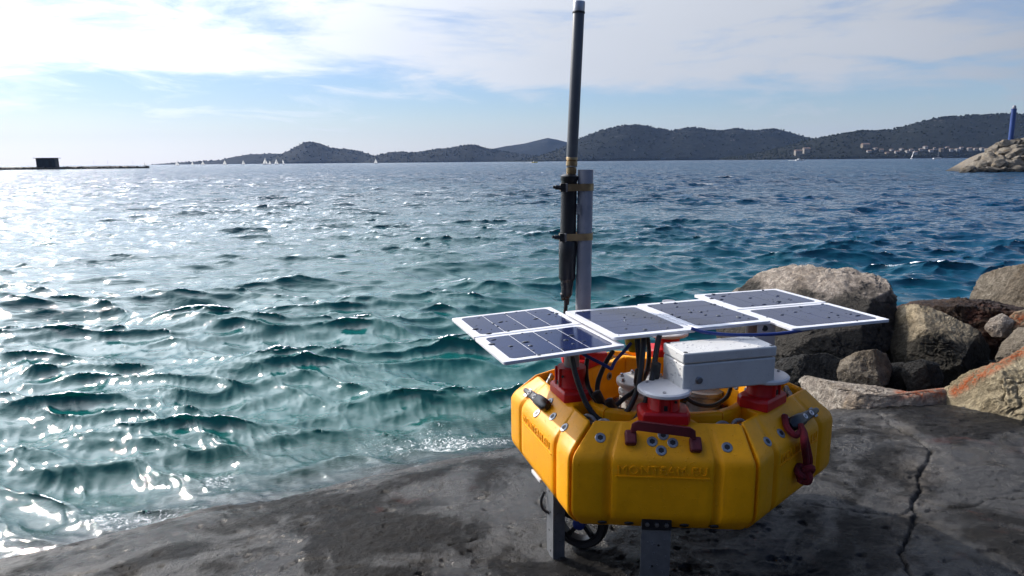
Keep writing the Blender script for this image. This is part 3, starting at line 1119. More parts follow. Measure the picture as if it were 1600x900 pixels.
def motorboat(px, D, L, name, label, hm):
    x = (px - 800) / F_PX * D * 1.017
    t = empty(name, (x, D, 0), label, 'boat')
    t.rotation_euler = (0, 0, 0.25)
    hull_mb(L, L * 0.32, L * 0.13).build('hull', hm, t, bevel=0.03)
    b = MB()
    b.box((-0.05 * L, 0, L * 0.19), (L * 0.32, L * 0.2, L * 0.14))
    b.build('cabin', HULL, t, bevel=0.05)
    wd = MB()
    wd.box((-0.05 * L, 0, L * 0.21), (L * 0.325, L * 0.206, L * 0.05))
    wd.build('windscreen', HG, t)
    wk = MB()
    n = 24
    g = random.Random(2)
    for k in range(n):
        s = L * g.uniform(0.03, 0.07)
        wk.lathe([(s * 0.3, -0.1), (s, 0.0), (s * 0.5, s * 0.5)], (-L * (0.5 + 0.9 * k / n), g.uniform(-1, 1) * L * 0.1 * (1 + k / n), 0.15), (0, 0, 1), 7)
    wk.build('wake_foam', SAIL, t)


motorboat(1236, 620, 8, 'motorboat', 'white motorboat throwing up spray below the cream buildings', HULL)
motorboat(836, 760, 7, 'motorboat', 'little yellow boat near the shore left of the mast', YEL)

# ------------------------------------------------------------------ left breakwater with hut
P0, P1 = np.array([-420.0, 205.0]), np.array([-183.0, 345.0])


def build_breakwater():
    t = empty('breakwater', ((P0[0] + P1[0]) / 2, (P0[1] + P1[1]) / 2, 0), 'long low stone breakwater reaching in from the left', 'breakwater')
    off = np.array([*t.location])
    d = unit(np.append(P1 - P0, 0))
    nrm = np.array([-d[1], d[0], 0])
    L = np.linalg.norm(P1 - P0)
    b = MB()
    n = 120
    vs, fs = [], []
    prof = [(-4.5, -1.5), (-2.6, 0.75), (-1.6, 1.15), (1.6, 1.15), (2.6, 0.75), (4.5, -1.5)]
    for i in range(n + 1):
        s = L * i / n
        k = min(1, (L - s) / 12 + 0.25)
        for j, (a, z) in enumerate(prof):
            q = np.append(P0, 0) + d * s + nrm * (a + g_.uniform(-.4, .4)) + np.array([0, 0, z * k + g_.uniform(-.12, .12)])
            vs.append(q)
    m_ = len(prof)
    for i in range(n):
        for j in range(m_ - 1):
            fs.append((i * m_ + j, (i + 1) * m_ + j, (i + 1) * m_ + j + 1, i * m_ + j + 1))
    b.add(vs, fs)
    b.build('causeway', M['mound'], t, off=off, ang=20)
    iv, jf = ICO[1]
    V, Fs = [], []
    g = np.random.default_rng(8)
    for k in range(900):
        s = L * g.random()
        e = 1 if s < L - 8 else 0.7
        c = np.append(P0, 0) + d * s + nrm * g.uniform(-4.2, -2.2) * e + np.array([0, 0, g.uniform(-0.1, 0.8)])
        sc_ = g.uniform(0.3, 0.85)
        Fs.append(jf + len(V) * len(iv))
        V.append(c + iv * sc_ * (0.7 + 0.6 * g.random((len(iv), 1))) * (1, 1, 0.7) - off)
    o = bpy.data.objects.new('armour_stone', mesh('armour_stone', np.concatenate(V), np.concatenate(Fs), M['mound'], None))
    link(o, t)
    o['kind'] = 'stuff'
    # hut
    s = L * 0.57
    px = 85
    best = min((abs((P0[0] + d[0] * q) / (P0[1] + d[1] * q) - (px - 800) / F_PX / 1.005), q) for q in np.linspace(0, L, 500))
    c = np.append(P0, 0) + d * best[1] + np.array([0, 0, 1.12])
    h = empty('hut', c, 'dark flat roofed hut standing on the breakwater', 'hut')
    h.rotation_euler = (0, 0, 0.30)
    D = c[1]
    wd = 25 / F_PX * D
    ht = 13.0 / F_PX * D
    wm = simple('hut_boards', (0.035, 0.04, 0.048), 0.8, var=0.25, nscale=1.2)
    b = MB()
    b.box((0, 0, ht / 2), (wd, wd * 0.7, ht))
    b.build('wall', wm, h)
    for k in range(9):
        q = MB()
        q.box((-wd / 2 + (k + 0.5) * wd / 9, -wd * 0.35 - 0.04, ht / 2), (wd / 9 - 0.08, 0.08, ht - 0.1))
        q.build('plank', wm, h)
    r = MB()
    r.box((0, 0, ht + 0.1), (wd * 1.22, wd * 0.9, 0.2))
    r.build('roof', simple('hut_roof', (0.06, 0.06, 0.065), 0.7), h)
    r = MB()
    r.box((0.25 * wd, -wd * 0.35 - 0.1, ht * 0.36), (wd * 0.16, 0.1, ht * 0.7))
    r.build('door', M['dark'], h)


build_breakwater()


# ------------------------------------------------------------------ rocks
def boulder(name, label, outline, y, thick, mat, cat='boulder', seed=0, lumps=0.07, fine=0.022, facets=7, sub=6, lichen=None, power=2.5, group='boulders along the rocky shore', squash=None, parent=None, depth_tilt=0.0, strata=0.0, planes=()):
    o_ = np.array(outline, float)
    pc = np.array([(o_[:, 0].min() + o_[:, 0].max()) / 2, (o_[:, 1].min() + o_[:, 1].max()) / 2])
    C0 = at_y(pc[0], pc[1], y)
    bf = unit(C0 - CAM)
    bR = unit(np.cross(bf, [0, 0, 1.0]))
    bU = np.cross(bR, bf)

    def flat(px, py):
        d = ray(px, py)
        q = CAM + d * (((C0 - CAM) @ bf) / (d @ bf)) - C0
        return [q @ bR, q @ bU]
    pl = np.array([flat(*q) for q in o_])
    k = np.linalg.norm(C0 - CAM) / F_PX
    # radius by angle
    th = np.linspace(-math.pi, math.pi, 721)
    rr = np.zeros(721)
    for i, t in enumerate(th):
        dv_ = np.array([math.cos(t), math.sin(t)])
        best = 0
        for a, b in zip(pl, np.roll(pl, -1, 0)):
            e = b - a
            den = dv_[0] * e[1] - dv_[1] * e[0]
            if abs(den) < 1e-12:
                continue
            s = (a[0] * e[1] - a[1] * e[0]) / den
            u = (a[0] * dv_[1] - a[1] * dv_[0]) / den
            if s > 0 and -1e-6 <= u <= 1 + 1e-6:
                best = max(best, s)
        rr[i] = best
    size = rr.mean()
    n, f = ICO[sub]
    a, b, c = n[:, 0], n[:, 1], n[:, 2]
    ang = np.arctan2(b, a)
    R_ = np.interp(ang, th, rr)
    cc = np.abs(c)
    lat = (1 - cc ** power) ** (1 / power)
    # plan view: let the body lean so that the lower half is nearer than the top
    w_ = np.sign(c) * cc ** 0.9 * thick
    X, Y = R_ * lat * np.cos(ang), R_ * lat * np.sin(ang)
    w_ = w_ + depth_tilt * Y
    g = np.random.default_rng(seed + 100)
    Q = np.stack([X, Y, w_], -1)
    for px_, py_, pz_, qq in planes:
        nn = unit([px_, py_, pz_])
        s = Q @ nn
        Q = Q - nn * (np.maximum(s - np.quantile(s, qq), 0) * 0.97)[:, None]
    for _ in range(facets + 7 if facets > 2 else facets):
        nn = unit(np.array([g.normal() * 0.45, g.normal() * 0.45 + 0.12, -abs(g.normal()) * 0.9 - 0.45]))
        s = Q @ nn
        lim = np.quantile(s, g.uniform(0.82, 0.95))
        over = np.maximum(s - lim, 0)
        Q = Q - nn * (over * 0.98)[:, None]
    S = Q / size
    d1 = fbm(S * 1.3 + seed, 3) * lumps * 1.0
    d2 = fbm(S * 3.4 + seed * 2, 6, gain=0.62, ridged=True) * lumps * 0.7
    blk = fbm(S * 2.3 + 7 * seed, 2) * 5
    d2 = d2 + (np.floor(blk) - blk + np.clip((blk - np.floor(blk)) / 0.25, 0, 1)) * 0.035   # stepped fracture faces
    d3 = fbm(S * 11.0 + seed, 4, gain=0.6) * fine
    if strata:
        q = (S @ unit([0.25, 1.0, 0.3])) * 7 + fbm(S * 2.0 + seed, 3) * 1.2
        d2 = d2 + (np.abs(q - np.floor(q) - 0.5) - 0.25) * strata
    nrm = Q / np.linalg.norm(Q, axis=1)[:, None]
    # cracks: narrow valleys of a noise field
    cv = np.abs(fbm(S * 1.9 + 31 + seed, 4))
    d4 = -np.exp(-(cv / 0.018) ** 2) * 0.045
    dz = (d1 + d2 + d3 + d4) * size
    dz = dz * np.where(np.abs(nrm[:, 2]) < 0.25, 0.55, 1.0)
    Q = Q + nrm * dz[:, None]
    W = C0 + Q[:, :1] * bR + Q[:, 1:2] * bU + Q[:, 2:] * bf
    loc = C0.copy()
    loc[2] = W[:, 2].min()
    me = mesh(name, W - loc, f, mat, 180)
    lv = np.zeros(len(W))
    if lichen is not None:
        L2 = np.array([flat(*q) for q in lichen])
        dd = polyline_dist(Q[:, :2], L2)
        lv = np.clip(1.35 - dd / (lichen_w * k), 0, 1)
    attr(me, 'lichen', lv)
    o = bpy.data.objects.new(name, me)
    o.location = tuple(loc)
    link(o, parent)
    if parent is None:
        tag(o, label, cat, group)
    return o


lichen_w = 9
GB = 'boulders along the rocky shore'
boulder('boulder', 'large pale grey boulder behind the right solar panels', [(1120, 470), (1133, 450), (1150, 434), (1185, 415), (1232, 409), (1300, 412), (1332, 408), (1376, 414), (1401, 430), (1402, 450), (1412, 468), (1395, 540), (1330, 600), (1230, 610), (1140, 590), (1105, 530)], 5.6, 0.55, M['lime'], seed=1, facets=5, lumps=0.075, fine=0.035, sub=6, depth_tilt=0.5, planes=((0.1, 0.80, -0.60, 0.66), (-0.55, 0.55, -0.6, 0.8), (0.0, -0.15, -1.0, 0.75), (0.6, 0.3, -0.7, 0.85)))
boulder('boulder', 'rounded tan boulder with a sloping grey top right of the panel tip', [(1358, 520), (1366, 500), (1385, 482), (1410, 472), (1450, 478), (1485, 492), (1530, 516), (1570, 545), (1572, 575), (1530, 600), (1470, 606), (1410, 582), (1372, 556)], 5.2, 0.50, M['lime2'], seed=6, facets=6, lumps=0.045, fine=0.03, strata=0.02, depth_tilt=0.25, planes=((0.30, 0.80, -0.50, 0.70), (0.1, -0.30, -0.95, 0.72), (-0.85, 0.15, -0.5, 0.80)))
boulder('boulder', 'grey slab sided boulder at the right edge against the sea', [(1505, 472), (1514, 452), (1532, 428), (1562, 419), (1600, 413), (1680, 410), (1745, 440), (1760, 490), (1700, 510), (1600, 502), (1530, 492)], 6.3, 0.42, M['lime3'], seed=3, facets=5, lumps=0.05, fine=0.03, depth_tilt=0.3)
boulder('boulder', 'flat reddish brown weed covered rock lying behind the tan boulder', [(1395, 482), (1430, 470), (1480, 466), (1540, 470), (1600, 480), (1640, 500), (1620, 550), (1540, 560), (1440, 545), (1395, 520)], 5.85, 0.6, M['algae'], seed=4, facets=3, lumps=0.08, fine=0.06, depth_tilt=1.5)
boulder('boulder', 'small whitish stone wedged beside the weed covered rock', [(1538, 512), (1548, 498), (1566, 490), (1584, 500), (1590, 516), (1572, 528), (1550, 526)], 5.35, 0.14, M['lime4'], seed=5, sub=5, facets=6)
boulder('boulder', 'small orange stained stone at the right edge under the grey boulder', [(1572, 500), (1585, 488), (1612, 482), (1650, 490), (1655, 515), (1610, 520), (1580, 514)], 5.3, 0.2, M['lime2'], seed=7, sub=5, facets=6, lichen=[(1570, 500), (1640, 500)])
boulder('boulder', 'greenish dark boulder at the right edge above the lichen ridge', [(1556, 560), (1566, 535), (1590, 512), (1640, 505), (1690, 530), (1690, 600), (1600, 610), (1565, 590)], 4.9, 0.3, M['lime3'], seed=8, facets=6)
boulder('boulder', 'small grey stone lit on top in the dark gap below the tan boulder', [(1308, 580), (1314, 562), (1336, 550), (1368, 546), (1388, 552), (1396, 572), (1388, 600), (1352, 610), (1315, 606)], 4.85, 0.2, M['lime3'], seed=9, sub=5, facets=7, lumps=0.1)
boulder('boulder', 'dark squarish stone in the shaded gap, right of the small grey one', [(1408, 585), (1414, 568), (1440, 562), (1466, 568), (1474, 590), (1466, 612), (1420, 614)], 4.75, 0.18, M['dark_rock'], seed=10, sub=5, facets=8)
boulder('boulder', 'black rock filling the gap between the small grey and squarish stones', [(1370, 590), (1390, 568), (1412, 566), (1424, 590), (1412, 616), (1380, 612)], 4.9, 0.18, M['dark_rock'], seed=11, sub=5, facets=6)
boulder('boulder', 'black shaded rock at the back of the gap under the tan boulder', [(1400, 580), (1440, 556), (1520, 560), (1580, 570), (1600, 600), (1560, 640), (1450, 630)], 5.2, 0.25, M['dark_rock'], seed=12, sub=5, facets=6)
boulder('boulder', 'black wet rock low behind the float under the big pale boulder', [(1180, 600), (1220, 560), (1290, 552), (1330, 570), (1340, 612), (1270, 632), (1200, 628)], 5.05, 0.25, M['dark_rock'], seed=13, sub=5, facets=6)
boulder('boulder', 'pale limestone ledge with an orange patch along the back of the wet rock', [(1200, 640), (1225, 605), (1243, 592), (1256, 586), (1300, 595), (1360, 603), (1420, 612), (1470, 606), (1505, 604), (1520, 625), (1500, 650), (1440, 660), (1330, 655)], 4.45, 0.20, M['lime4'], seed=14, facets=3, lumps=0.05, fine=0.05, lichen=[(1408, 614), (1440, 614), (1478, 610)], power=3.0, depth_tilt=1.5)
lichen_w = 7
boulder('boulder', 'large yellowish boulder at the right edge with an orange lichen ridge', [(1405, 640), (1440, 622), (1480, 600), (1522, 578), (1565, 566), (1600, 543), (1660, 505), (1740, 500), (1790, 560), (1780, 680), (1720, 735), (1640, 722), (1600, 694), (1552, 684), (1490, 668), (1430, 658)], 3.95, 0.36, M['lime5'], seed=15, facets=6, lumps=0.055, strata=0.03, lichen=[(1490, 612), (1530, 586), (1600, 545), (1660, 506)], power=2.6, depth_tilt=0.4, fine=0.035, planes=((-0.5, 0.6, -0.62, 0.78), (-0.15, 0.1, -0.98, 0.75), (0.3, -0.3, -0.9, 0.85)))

# ------------------------------------------------------------------ right rock mound with beacon
def build_mound():
    D = 87.0
    base = at_y(1650, 268, D)
    t = empty('rock_mound', (base[0], base[1], 0), 'steep mound of pale stones running out from the right edge', 'breakwater')
    off = np.array([base[0], base[1], 0])
    g = np.random.default_rng(21)

    def top(px):
        return np.interp(px, [1508, 1520, 1545, 1570, 1600, 1700, 1850], [266, 258, 240, 227, 222, 218, 216])
    core = MB()
    n = 40
    vs = []
    for i in range(n + 1):
        px = 1506 + (1850 - 1506) * i / n
        tp = at_y(px, top(px) + 3, D)
        for yy, z in ((-5.0, -1.0), (-2.5, tp[2] * 0.3), (0.5, tp[2] * 0.80), (6, tp[2] * 0.80), (11, -1.0)):
            vs.append((tp[0] / D * (D + yy * 0.3), D + yy, z))
    fs = [(i * 5 + k, (i + 1) * 5 + k, (i + 1) * 5 + k + 1, i * 5 + k + 1) for i in range(n) for k in range(4)]
    core.add(vs, fs)
    core.build('core', M['mound'], t, off=off)
    n_, f_ = ICO[3]
    meshes = []
    for q in range(7):
        s = n_.copy()
        for _ in range(7):
            nn = unit(g.normal(size=3))
            dd = s @ nn
            lim = g.uniform(0.55, 0.85)
            s = s - nn * np.maximum(dd - lim, 0)[:, None]
        s = s * (1 + 0.10 * fbm(s * 2.2 + q * 3, 4, ridged=True))[:, None]
        me = mesh('stone', s, f_, M['mound'], 35)
        attr(me, 'lichen', np.zeros(len(s)))
        meshes.append(me)
    cnt = 0
    for px in np.arange(1509, 1740, 7.6):
        tp = top(px)
        rows = max(1, int((268 - tp) / 8.5))
        for k in range(rows + 1):
            py = 268 - (268 - tp) * (k + g.uniform(-.2, .2)) / max(1, rows)
            yy = D - 4.6 + 5.2 * k / max(1, rows)
            p = at_y(px + g.uniform(-3, 3), min(py, 268), yy)
            o = bpy.data.objects.new('stone', meshes[cnt % 7])
            o.location = tuple(p - off)
            s = g.uniform(0.50, 0.92)
            o.scale = (s * g.uniform(0.9, 1.7), s, s * g.uniform(0.6, 0.9))
            o.rotation_euler = (g.uniform(-.4, .4), g.uniform(-.7, .2), g.uniform(-1, 1))
            link(o, t)
            cnt += 1
    # beacon post
    b0 = at_y(1578.5, 226, D + 1)
    bt = at_y(1583.5, 167, D + 1)
    b0[2] = 2.9
    h = bt[2] - b0[2]
    t2 = empty('beacon_post', b0, 'tall blue beacon post standing on the rock mound', 'beacon')
    lean = (bt[0] - b0[0]) / h
    t2.rotation_euler = (0, math.atan(lean) * 0.4, 0)
    r = 3.5 / F_PX * D
    bm = simple('blue_paint', (0.010, 0.045, 0.20), 0.45, nscale=2)
    b = MB()
    b.lathe([(r * 1.15, 0), (r * 1.15, 0.25), (r, 0.27), (r, h * 0.93), (r * 1.1, h * 0.935), (r * 1.1, h * 0.955)], (0, 0, 0), n=20)
    b.build('column', bm, t2)
    b = MB()
    b.lathe([(r * 0.6, h * 0.955), (r * 0.75, h * 0.97), (r * 0.75, h * 1.0), (r * 0.5, h * 1.03), (0.02, h * 1.04)], (0, 0, 0), n=16)
    b.build('lantern', M['pvc'], t2)


build_mound()


# ------------------------------------------------------------------ the solar powered float
def Zr(v):
    return CAMZ + v


ROOT = np.array([0.632, 2.667, GZ])
buoy = empty('research_float', ROOT, 'yellow hexagonal research float with solar panels and an antenna mast on the wet rock', 'float')
ZT = Zr(-1.0)
vL, vFL, vFR, vR = (at_z(*p, ZT)[:2] for p in ((797, 615), (889, 715), (1187, 724), (1304, 647)))
cen = (vL + vR) / 2
VERT = [vFL, vFR, vR, 2 * cen - vFL, 2 * cen - vFR, vL]      # counter-clockwise seen from above


def offset_poly(P, d):
    n = len(P)
    out = []
    for i in range(n):
        a, b, c = P[i - 1], P[i], P[(i + 1) % n]
        e1, e2 = unit(b - a), unit(c - b)
        n1, n2 = np.array([-e1[1], e1[0]]), np.array([-e2[1], e2[0]])
        A = np.array([n1, n2])
        out.append(np.linalg.solve(A, np.array([n1 @ b + d, n2 @ b + d])))
    return out


def seg_point(i, s, d, z):
    P = offset_poly(VERT, d)
    a, b = P[i], P[(i + 1) % 6]
    q = a + (b - a) * s
    return np.array([q[0], q[1], z])


def seg_frame(i):
    a, b = VERT[i], VERT[(i + 1) % 6]
    e = unit(b - a)
    return np.array([e[0], e[1], 0]), np.array([-e[1], e[0], 0]), np.linalg.norm(b - a)


CH_IN, Z_CH = 0.098, Zr(-0.905)
ZB = Zr(-1.215)
INSETS = {}


def chamfer_plane(i):
    a, b, c = seg_point(i, 0, 0, ZT), seg_point(i, 1, 0, ZT), seg_point(i, 0.5, CH_IN, Z_CH)
    n = unit(np.cross(b - a, c - a))
    return a, (n if n[2] > 0 else -n)


def wall_plane(i):
    e, nin, L = seg_frame(i)
    return seg_point(i, 0, 0, ZT), -nin


def on_plane(px, py, p0, n, lift=0.0):
    d = ray(px, py)
    t = ((p0 + n * lift - CAM) @ n) / (d @ n)
    return CAM + d * t


SEG = []
TXT = []


def text_mesh(cu):
    if not TXT:
        tmp = bpy.data.objects.new('lettering_curve', cu)
        COL.objects.link(tmp)
        bpy.context.view_layer.update()
        dg = bpy.context.evaluated_depsgraph_get()
        TXT.append(bpy.data.meshes.new_from_object(tmp.evaluated_get(dg)))
        bpy.data.objects.remove(tmp)
    return bpy.data.objects.new('embossed_lettering', TXT[0])


FRAMEROT = {}


def fillet(pts, r, k=3):
    """round the corners of a closed 2-D profile"""
    out = []
    n = len(pts)
    for i in range(n):
        p, a, c = (np.array(q, float) for q in (pts[i], pts[i - 1], pts[(i + 1) % n]))
        la, lc = np.linalg.norm(a - p), np.linalg.norm(c - p)
        q = min(r, la * 0.45, lc * 0.45)
        u, v = p + (a - p) / la * q, p + (c - p) / lc * q
        for t in np.linspace(0, 1, k + 1):
            out.append((1 - t) ** 2 * u + 2 * t * (1 - t) * p + t * t * v)
    return out


def build_segment(i):
    e, nin, L = seg_frame(i)
    g0 = 0.0065 / L
    gw = 0.010 / L
    rr = 0.011
    st = []
    for q in (0.0, 0.3, 0.65, 1.0):                      # rounded ends
        a = q * math.pi / 2
        st.append((g0 + rr / L * (1 - math.sin(a)), 0, rr * (1 - math.cos(a))))
    st = [(s, g, rr - rr * math.sqrt(max(0, 1 - (1 - (s - g0) * L / rr) ** 2)) if (s - g0) * L < rr else 0) for s, g, _ in st]
    st += [(1 - s, g, h) for s, g, h in st]
    for c in (0.205, 0.795):
        st += [(c - 2.1 * gw, 0, 0), (c - 1.5 * gw, .2, 0), (c - 0.9 * gw, .85, 0), (c - 0.5 * gw, 1, 0), (c + 0.5 * gw, 1, 0), (c + 0.9 * gw, .85, 0), (c + 1.5 * gw, .2, 0), (c + 2.1 * gw, 0, 0)]
    st += [(x, 0, 0) for x in (0.06, 0.10, 0.27, 0.32, 0.36, 0.5, 0.64, 0.68, 0.73, 0.90, 0.94)]
    st.sort()
    vs = []
    m_ = 0
    for s, gr, ins in st:
        dg = 0.014 * gr
        din = 0.108 + 0.100 * float(np.clip((min(s, 1 - s) - 0.27) / 0.06, 0, 1))
        prof = [(0.10, Zr(-1.280)), (0.052, Zr(-1.280)), (0.0 + dg, ZB), (0.0 + dg, ZT), (CH_IN, Z_CH), (din, Z_CH), (din, Zr(-1.10)), (din, Zr(-1.280))]
        pf = np.array(fillet(prof, 0.024))
        wob = 0.0
        if s < 0.03 or s > 0.97:
            wob = 1.0
        if ins > 0:
            c0 = np.array([0.06, Zr(-1.09)])
            dv_ = c0 - pf
            pf = pf + dv_ / np.linalg.norm(dv_, axis=1)[:, None] * ins
        m_ = len(pf)
        for d, z in pf:
            # the joint steps sideways halfway up the slope
            sh = 0.022 * float(np.clip((d - 0.045) / 0.02, 0, 1)) * wob * float(z > ZT - 0.02)
            vs.append(seg_point(i, s + sh, d, z))
    n = len(st)
    fs = []
    for k in range(n - 1):
        for j in range(m_):
            j2 = (j + 1) % m_
            fs.append((k * m_ + j, (k + 1) * m_ + j, (k + 1) * m_ + j2, k * m_ + j2))
    fs.append(tuple(range(m_)))
    fs.append(tuple((n - 1) * m_ + j for j in range(m_ - 1, -1, -1)))
    o = MB().add(vs, [f[::-1] for f in fs]).build('float_segment', M['yellow'], buoy, off=ROOT, ang=40)
    SEG.append(o)
    # inner rim closing the pockets at the joints
    rv = []
    sts = np.concatenate([[0.006], np.linspace(0.05, 0.95, 13), [0.994]])
    for s in sts:
        up_ = 0.004 * math.cos(s * 2 * math.pi * 2)
        for d, z in fillet([(0.186, Zr(-1.08)), (0.186, Z_CH + 0.003 + up_), (0.222, Z_CH + 0.003 + up_), (0.222, Zr(-1.08))], 0.010):
            rv.append(seg_point(i, s, d, z))
    k2 = len(rv) // len(sts)
    rf = [(a * k2 + j, a * k2 + (j + 1) % k2, (a + 1) * k2 + (j + 1) % k2, (a + 1) * k2 + j) for a in range(len(sts) - 1) for j in range(k2)]
    rf += [tuple(range(k2)), tuple((len(sts) - 1) * k2 + j for j in range(k2 - 1, -1, -1))]
    MB().add(rv, rf).build('inner_rim', M['yellow'], o, off=ROOT, ang=40)
    # raised ledge and lettering between the grooves
    wp, wn = wall_plane(i)
    c = seg_point(i, 0.5, 0, Zr(-1.062)) + wn * 0.001
    b = MB()
    b.box(c, (L * 0.50, 0.006, 0.004), (e, nin, np.array([0, 0, 1.0])))
    b.build('raised_ledge', M['yellow'], o, off=ROOT)
    cu = bpy.data.curves.new('embossed_lettering', 'FONT')
    cu.body = 'MONTEAM.EU'
    cu.size = 0.044
    cu.extrude = 0.0022
    cu.align_x = 'CENTER'
    cu.space_character = 1.12
    cu.materials.append(M['yellow'])
    t = text_mesh(cu)
    p = seg_point(i, 0.5, 0, Zr(-1.053)) + wn * 0.001 - ROOT
    mt = Matrix.Identity(4)
    up = np.array([0, 0, 1.0])
    for r in range(3):
        mt[r][0], mt[r][1], mt[r][2], mt[r][3] = e[r], up[r], wn[r], p[r]
    t.matrix_local = mt
    link(t, o)
    return o


# face order: 0 front, 1 right front, 2 right back, 3 back, 4 left back, 5 left front
for i in range(6):
    build_segment(i)


def rot_to(n):
    return Vector(n).to_track_quat('Z', 'Y').to_euler()


def proto_rivet():
    b = MB()
    b.lathe([(0.0185, -0.002), (0.0185, 0.0012), (0.0165, 0.003), (0.0105, 0.003)], (0, 0, 0), n=20)
    b.lathe([(0.0103, 0.0005), (0.0103, 0.0032)], (0, 0, 0), n=6, mi=1)
    o = b.build('rivet', [M['washer'], M['dark']], None, ang=40)
    return o


RIV = proto_rivet().data
for o in [o for o in COL.objects if o.name == 'rivet']:
    bpy.data.objects.remove(o)


def rivet(i, px, py):
    p0, n = chamfer_plane(i)
    p = on_plane(px, py, p0, n)
    o = bpy.data.objects.new('rivet', RIV)
    o.location = tuple(p - ROOT)
    o.rotation_euler = rot_to(n)
    link(o, SEG[i])


for px, py in ((938, 684), (1036, 680), (1019, 690), (1051, 692), (1033, 704), (1136, 699)):
    rivet(0, px, py)
for px, py in ((859, 628), (839, 646), (864, 651), (882, 668)):
    rivet(5, px, py)
for px, py in ((1228, 653), (1220, 677), (1199, 690)):
    rivet(1, px, py)


def rivet_at(i, s, d):
    p0, n = chamfer_plane(i)
    p = seg_point(i, s, d, ZT + (Z_CH - ZT) * d / CH_IN)
    o = bpy.data.objects.new('rivet', RIV)
    o.location = tuple(p - ROOT)
    o.rotation_euler = rot_to(n)
    link(o, SEG[i])


for i in (2, 3, 4):
    for s in (0.12, 0.45, 0.55, 0.88):
        rivet_at(i, s, 0.05)
# rivets on the inner walls (seen across the ring)
for i in (3, 4, 2):
    e, nin, L = seg_frame(i)
    for s in (0.3, 0.5, 0.7):
        p = seg_point(i, s, 0.2225, Zr(-0.965))
        o = bpy.data.objects.new('rivet', RIV)
        o.location = tuple(p - ROOT)
        o.rotation_euler = rot_to(nin)
        link(o, SEG[i])
for px in (938, 984, 1078, 1128):
    e, nin, L = seg_frame(0)
    s = (px - 889) / 298.0
    p = seg_point(0, s, 0.028, Zr(-1.252))
    nn = unit(-nin * 0.65 - np.array([0, 0, 0.75]))
    b = MB()
    b.lathe([(0.016, -0.002), (0.016, 0.003), (0.010, 0.0035)], p, nn, 16)
    b.build('drain_plug', M['dark'], SEG[0], off=ROOT)

# pillars
TOPS = {}


def pillar(i, disc, tall=Zr(-0.822), slot=True):
    e, nin, L = seg_frame(i)
    c = seg_point(i, 0.5, 0.150, Z_CH)
    fr = (e, nin, np.array([0, 0, 1.0]))
    b = MB()
    pts = [(-0.085, -0.062), (0.085, -0.062), (0.098, -0.03), (0.098, 0.04), (0.07, 0.065), (-0.07, 0.065), (-0.098, 0.04), (-0.098, -0.03)]
    vs, fs = [], []
    for z, k in ((-0.004, 1.0), (0.030, 1.0), (0.040, 0.9)):
        for x, y in pts:
            vs.append(c + e * x * k * 0.92 + nin * y * k + np.array([0, 0, z]))
    for q in range(2):
        for k in range(8):
            fs.append((q * 8 + k, q * 8 + (k + 1) % 8, q * 8 + 8 + (k + 1) % 8, q * 8 + 8 + k))
    fs += [tuple(range(7, -1, -1)), tuple(range(16, 24))]
    b.add(vs, fs)
    o = b.build('pillar', M['red'], buoy, off=ROOT, ang=25, bevel=0.003)
    b = MB()
    h = tall - Z_CH
    b.lathe([(0.062, 0.030), (0.056, 0.042), (0.056, h)], c, (0, 0, 1), 28, u=e)
    b.build('column', M['red'], o, off=ROOT)
    b = MB()
    for a in (-0.020, 0.020):
        b.box(c - nin * 0.055 + e * a + np.array([0, 0, 0.042 + (h - 0.042) / 2]), (0.006, 0.014, h - 0.042), fr)
    b.build('rib', M['red'], o, off=ROOT)
    b = MB()
    b.box(c - nin * 0.0555 + np.array([0, 0, 0.055]), (0.012, 0.008, 0.018), fr)
    b.cyl(c - nin * 0.050 + np.array([0, 0, 0.035 + (h - 0.03) * 0.62]) + e * 0.034, c - nin * 0.058 * 0.92 + np.array([0, 0, 0.035 + (h - 0.03) * 0.62]) + e * 0.036, 0.0055, 10)
    b.build('bolt_hole', M['dark'], o, off=ROOT)
    if disc:
        d = MB()
        d.lathe([(0.088, h), (0.094, h + 0.004), (0.094, h + 0.013), (0.088, h + 0.018), (0.03, h + 0.0185)], c, (0, 0, 1), 40)
        d.build('flange_disc', M['white_plastic'], o, off=ROOT)
        for k in range(3):
            q = MB()
            t = 2.1 * k + 2.4
            q.lathe([(0.006, 0), (0.006, 0.005), (0.003, 0.006)], c + np.array([math.cos(t) * 0.07, math.sin(t) * 0.07, h + 0.018]), (0, 0, 1), 8)
            q.build('screw', M['steel'], o, off=ROOT)
    TOPS[i] = (c, tall)
    return o


for i in range(6):
    pillar(i, i in (0, 1, 3), tall=Zr(-0.808) if i in (0, 1, 3) else Zr(-0.79))

# posts carrying the panels
PZ = {5: -0.672, 4: -0.672, 0: -0.645, 1: -0.645, 2: -0.645, 3: -0.645}
for i in (5, 3, 2):
    c, tz = TOPS[i]
    b = MB()
    b.cyl((c[0], c[1], tz - 0.02), (c[0], c[1], Zr(PZ[i])), 0.030, 24)
    b.build('panel_post', M['pvc'], buoy, off=ROOT)
c, tz = TOPS[1]
bp_ = at_y(1197, 520, 2.60)
b = MB()
ex = unit(np.array([1, 0.30, 0]))
ey = np.array([-ex[1], ex[0], 0])
b.box((bp_[0], bp_[1], Zr(-0.74)), (0.085, 0.004, 0.20), (ex, ey, np.array([0, 0, 1.0])))
b.box(np.array([bp_[0], bp_[1], Zr(-0.74)]) + ex * 0.0405 + ey * 0.022, (0.004, 0.040, 0.20), (ex, ey, np.array([0, 0, 1.0])))
br = b.build('angle_bracket', M['white_plastic'], buoy, off=ROOT, bevel=0.001)
b = MB()
b.cyl(at_y(1195, 513, 2.596), at_y(1195, 513, 2.590), 0.012, 16)
b.build('bolt', M['dark'], br, off=ROOT)
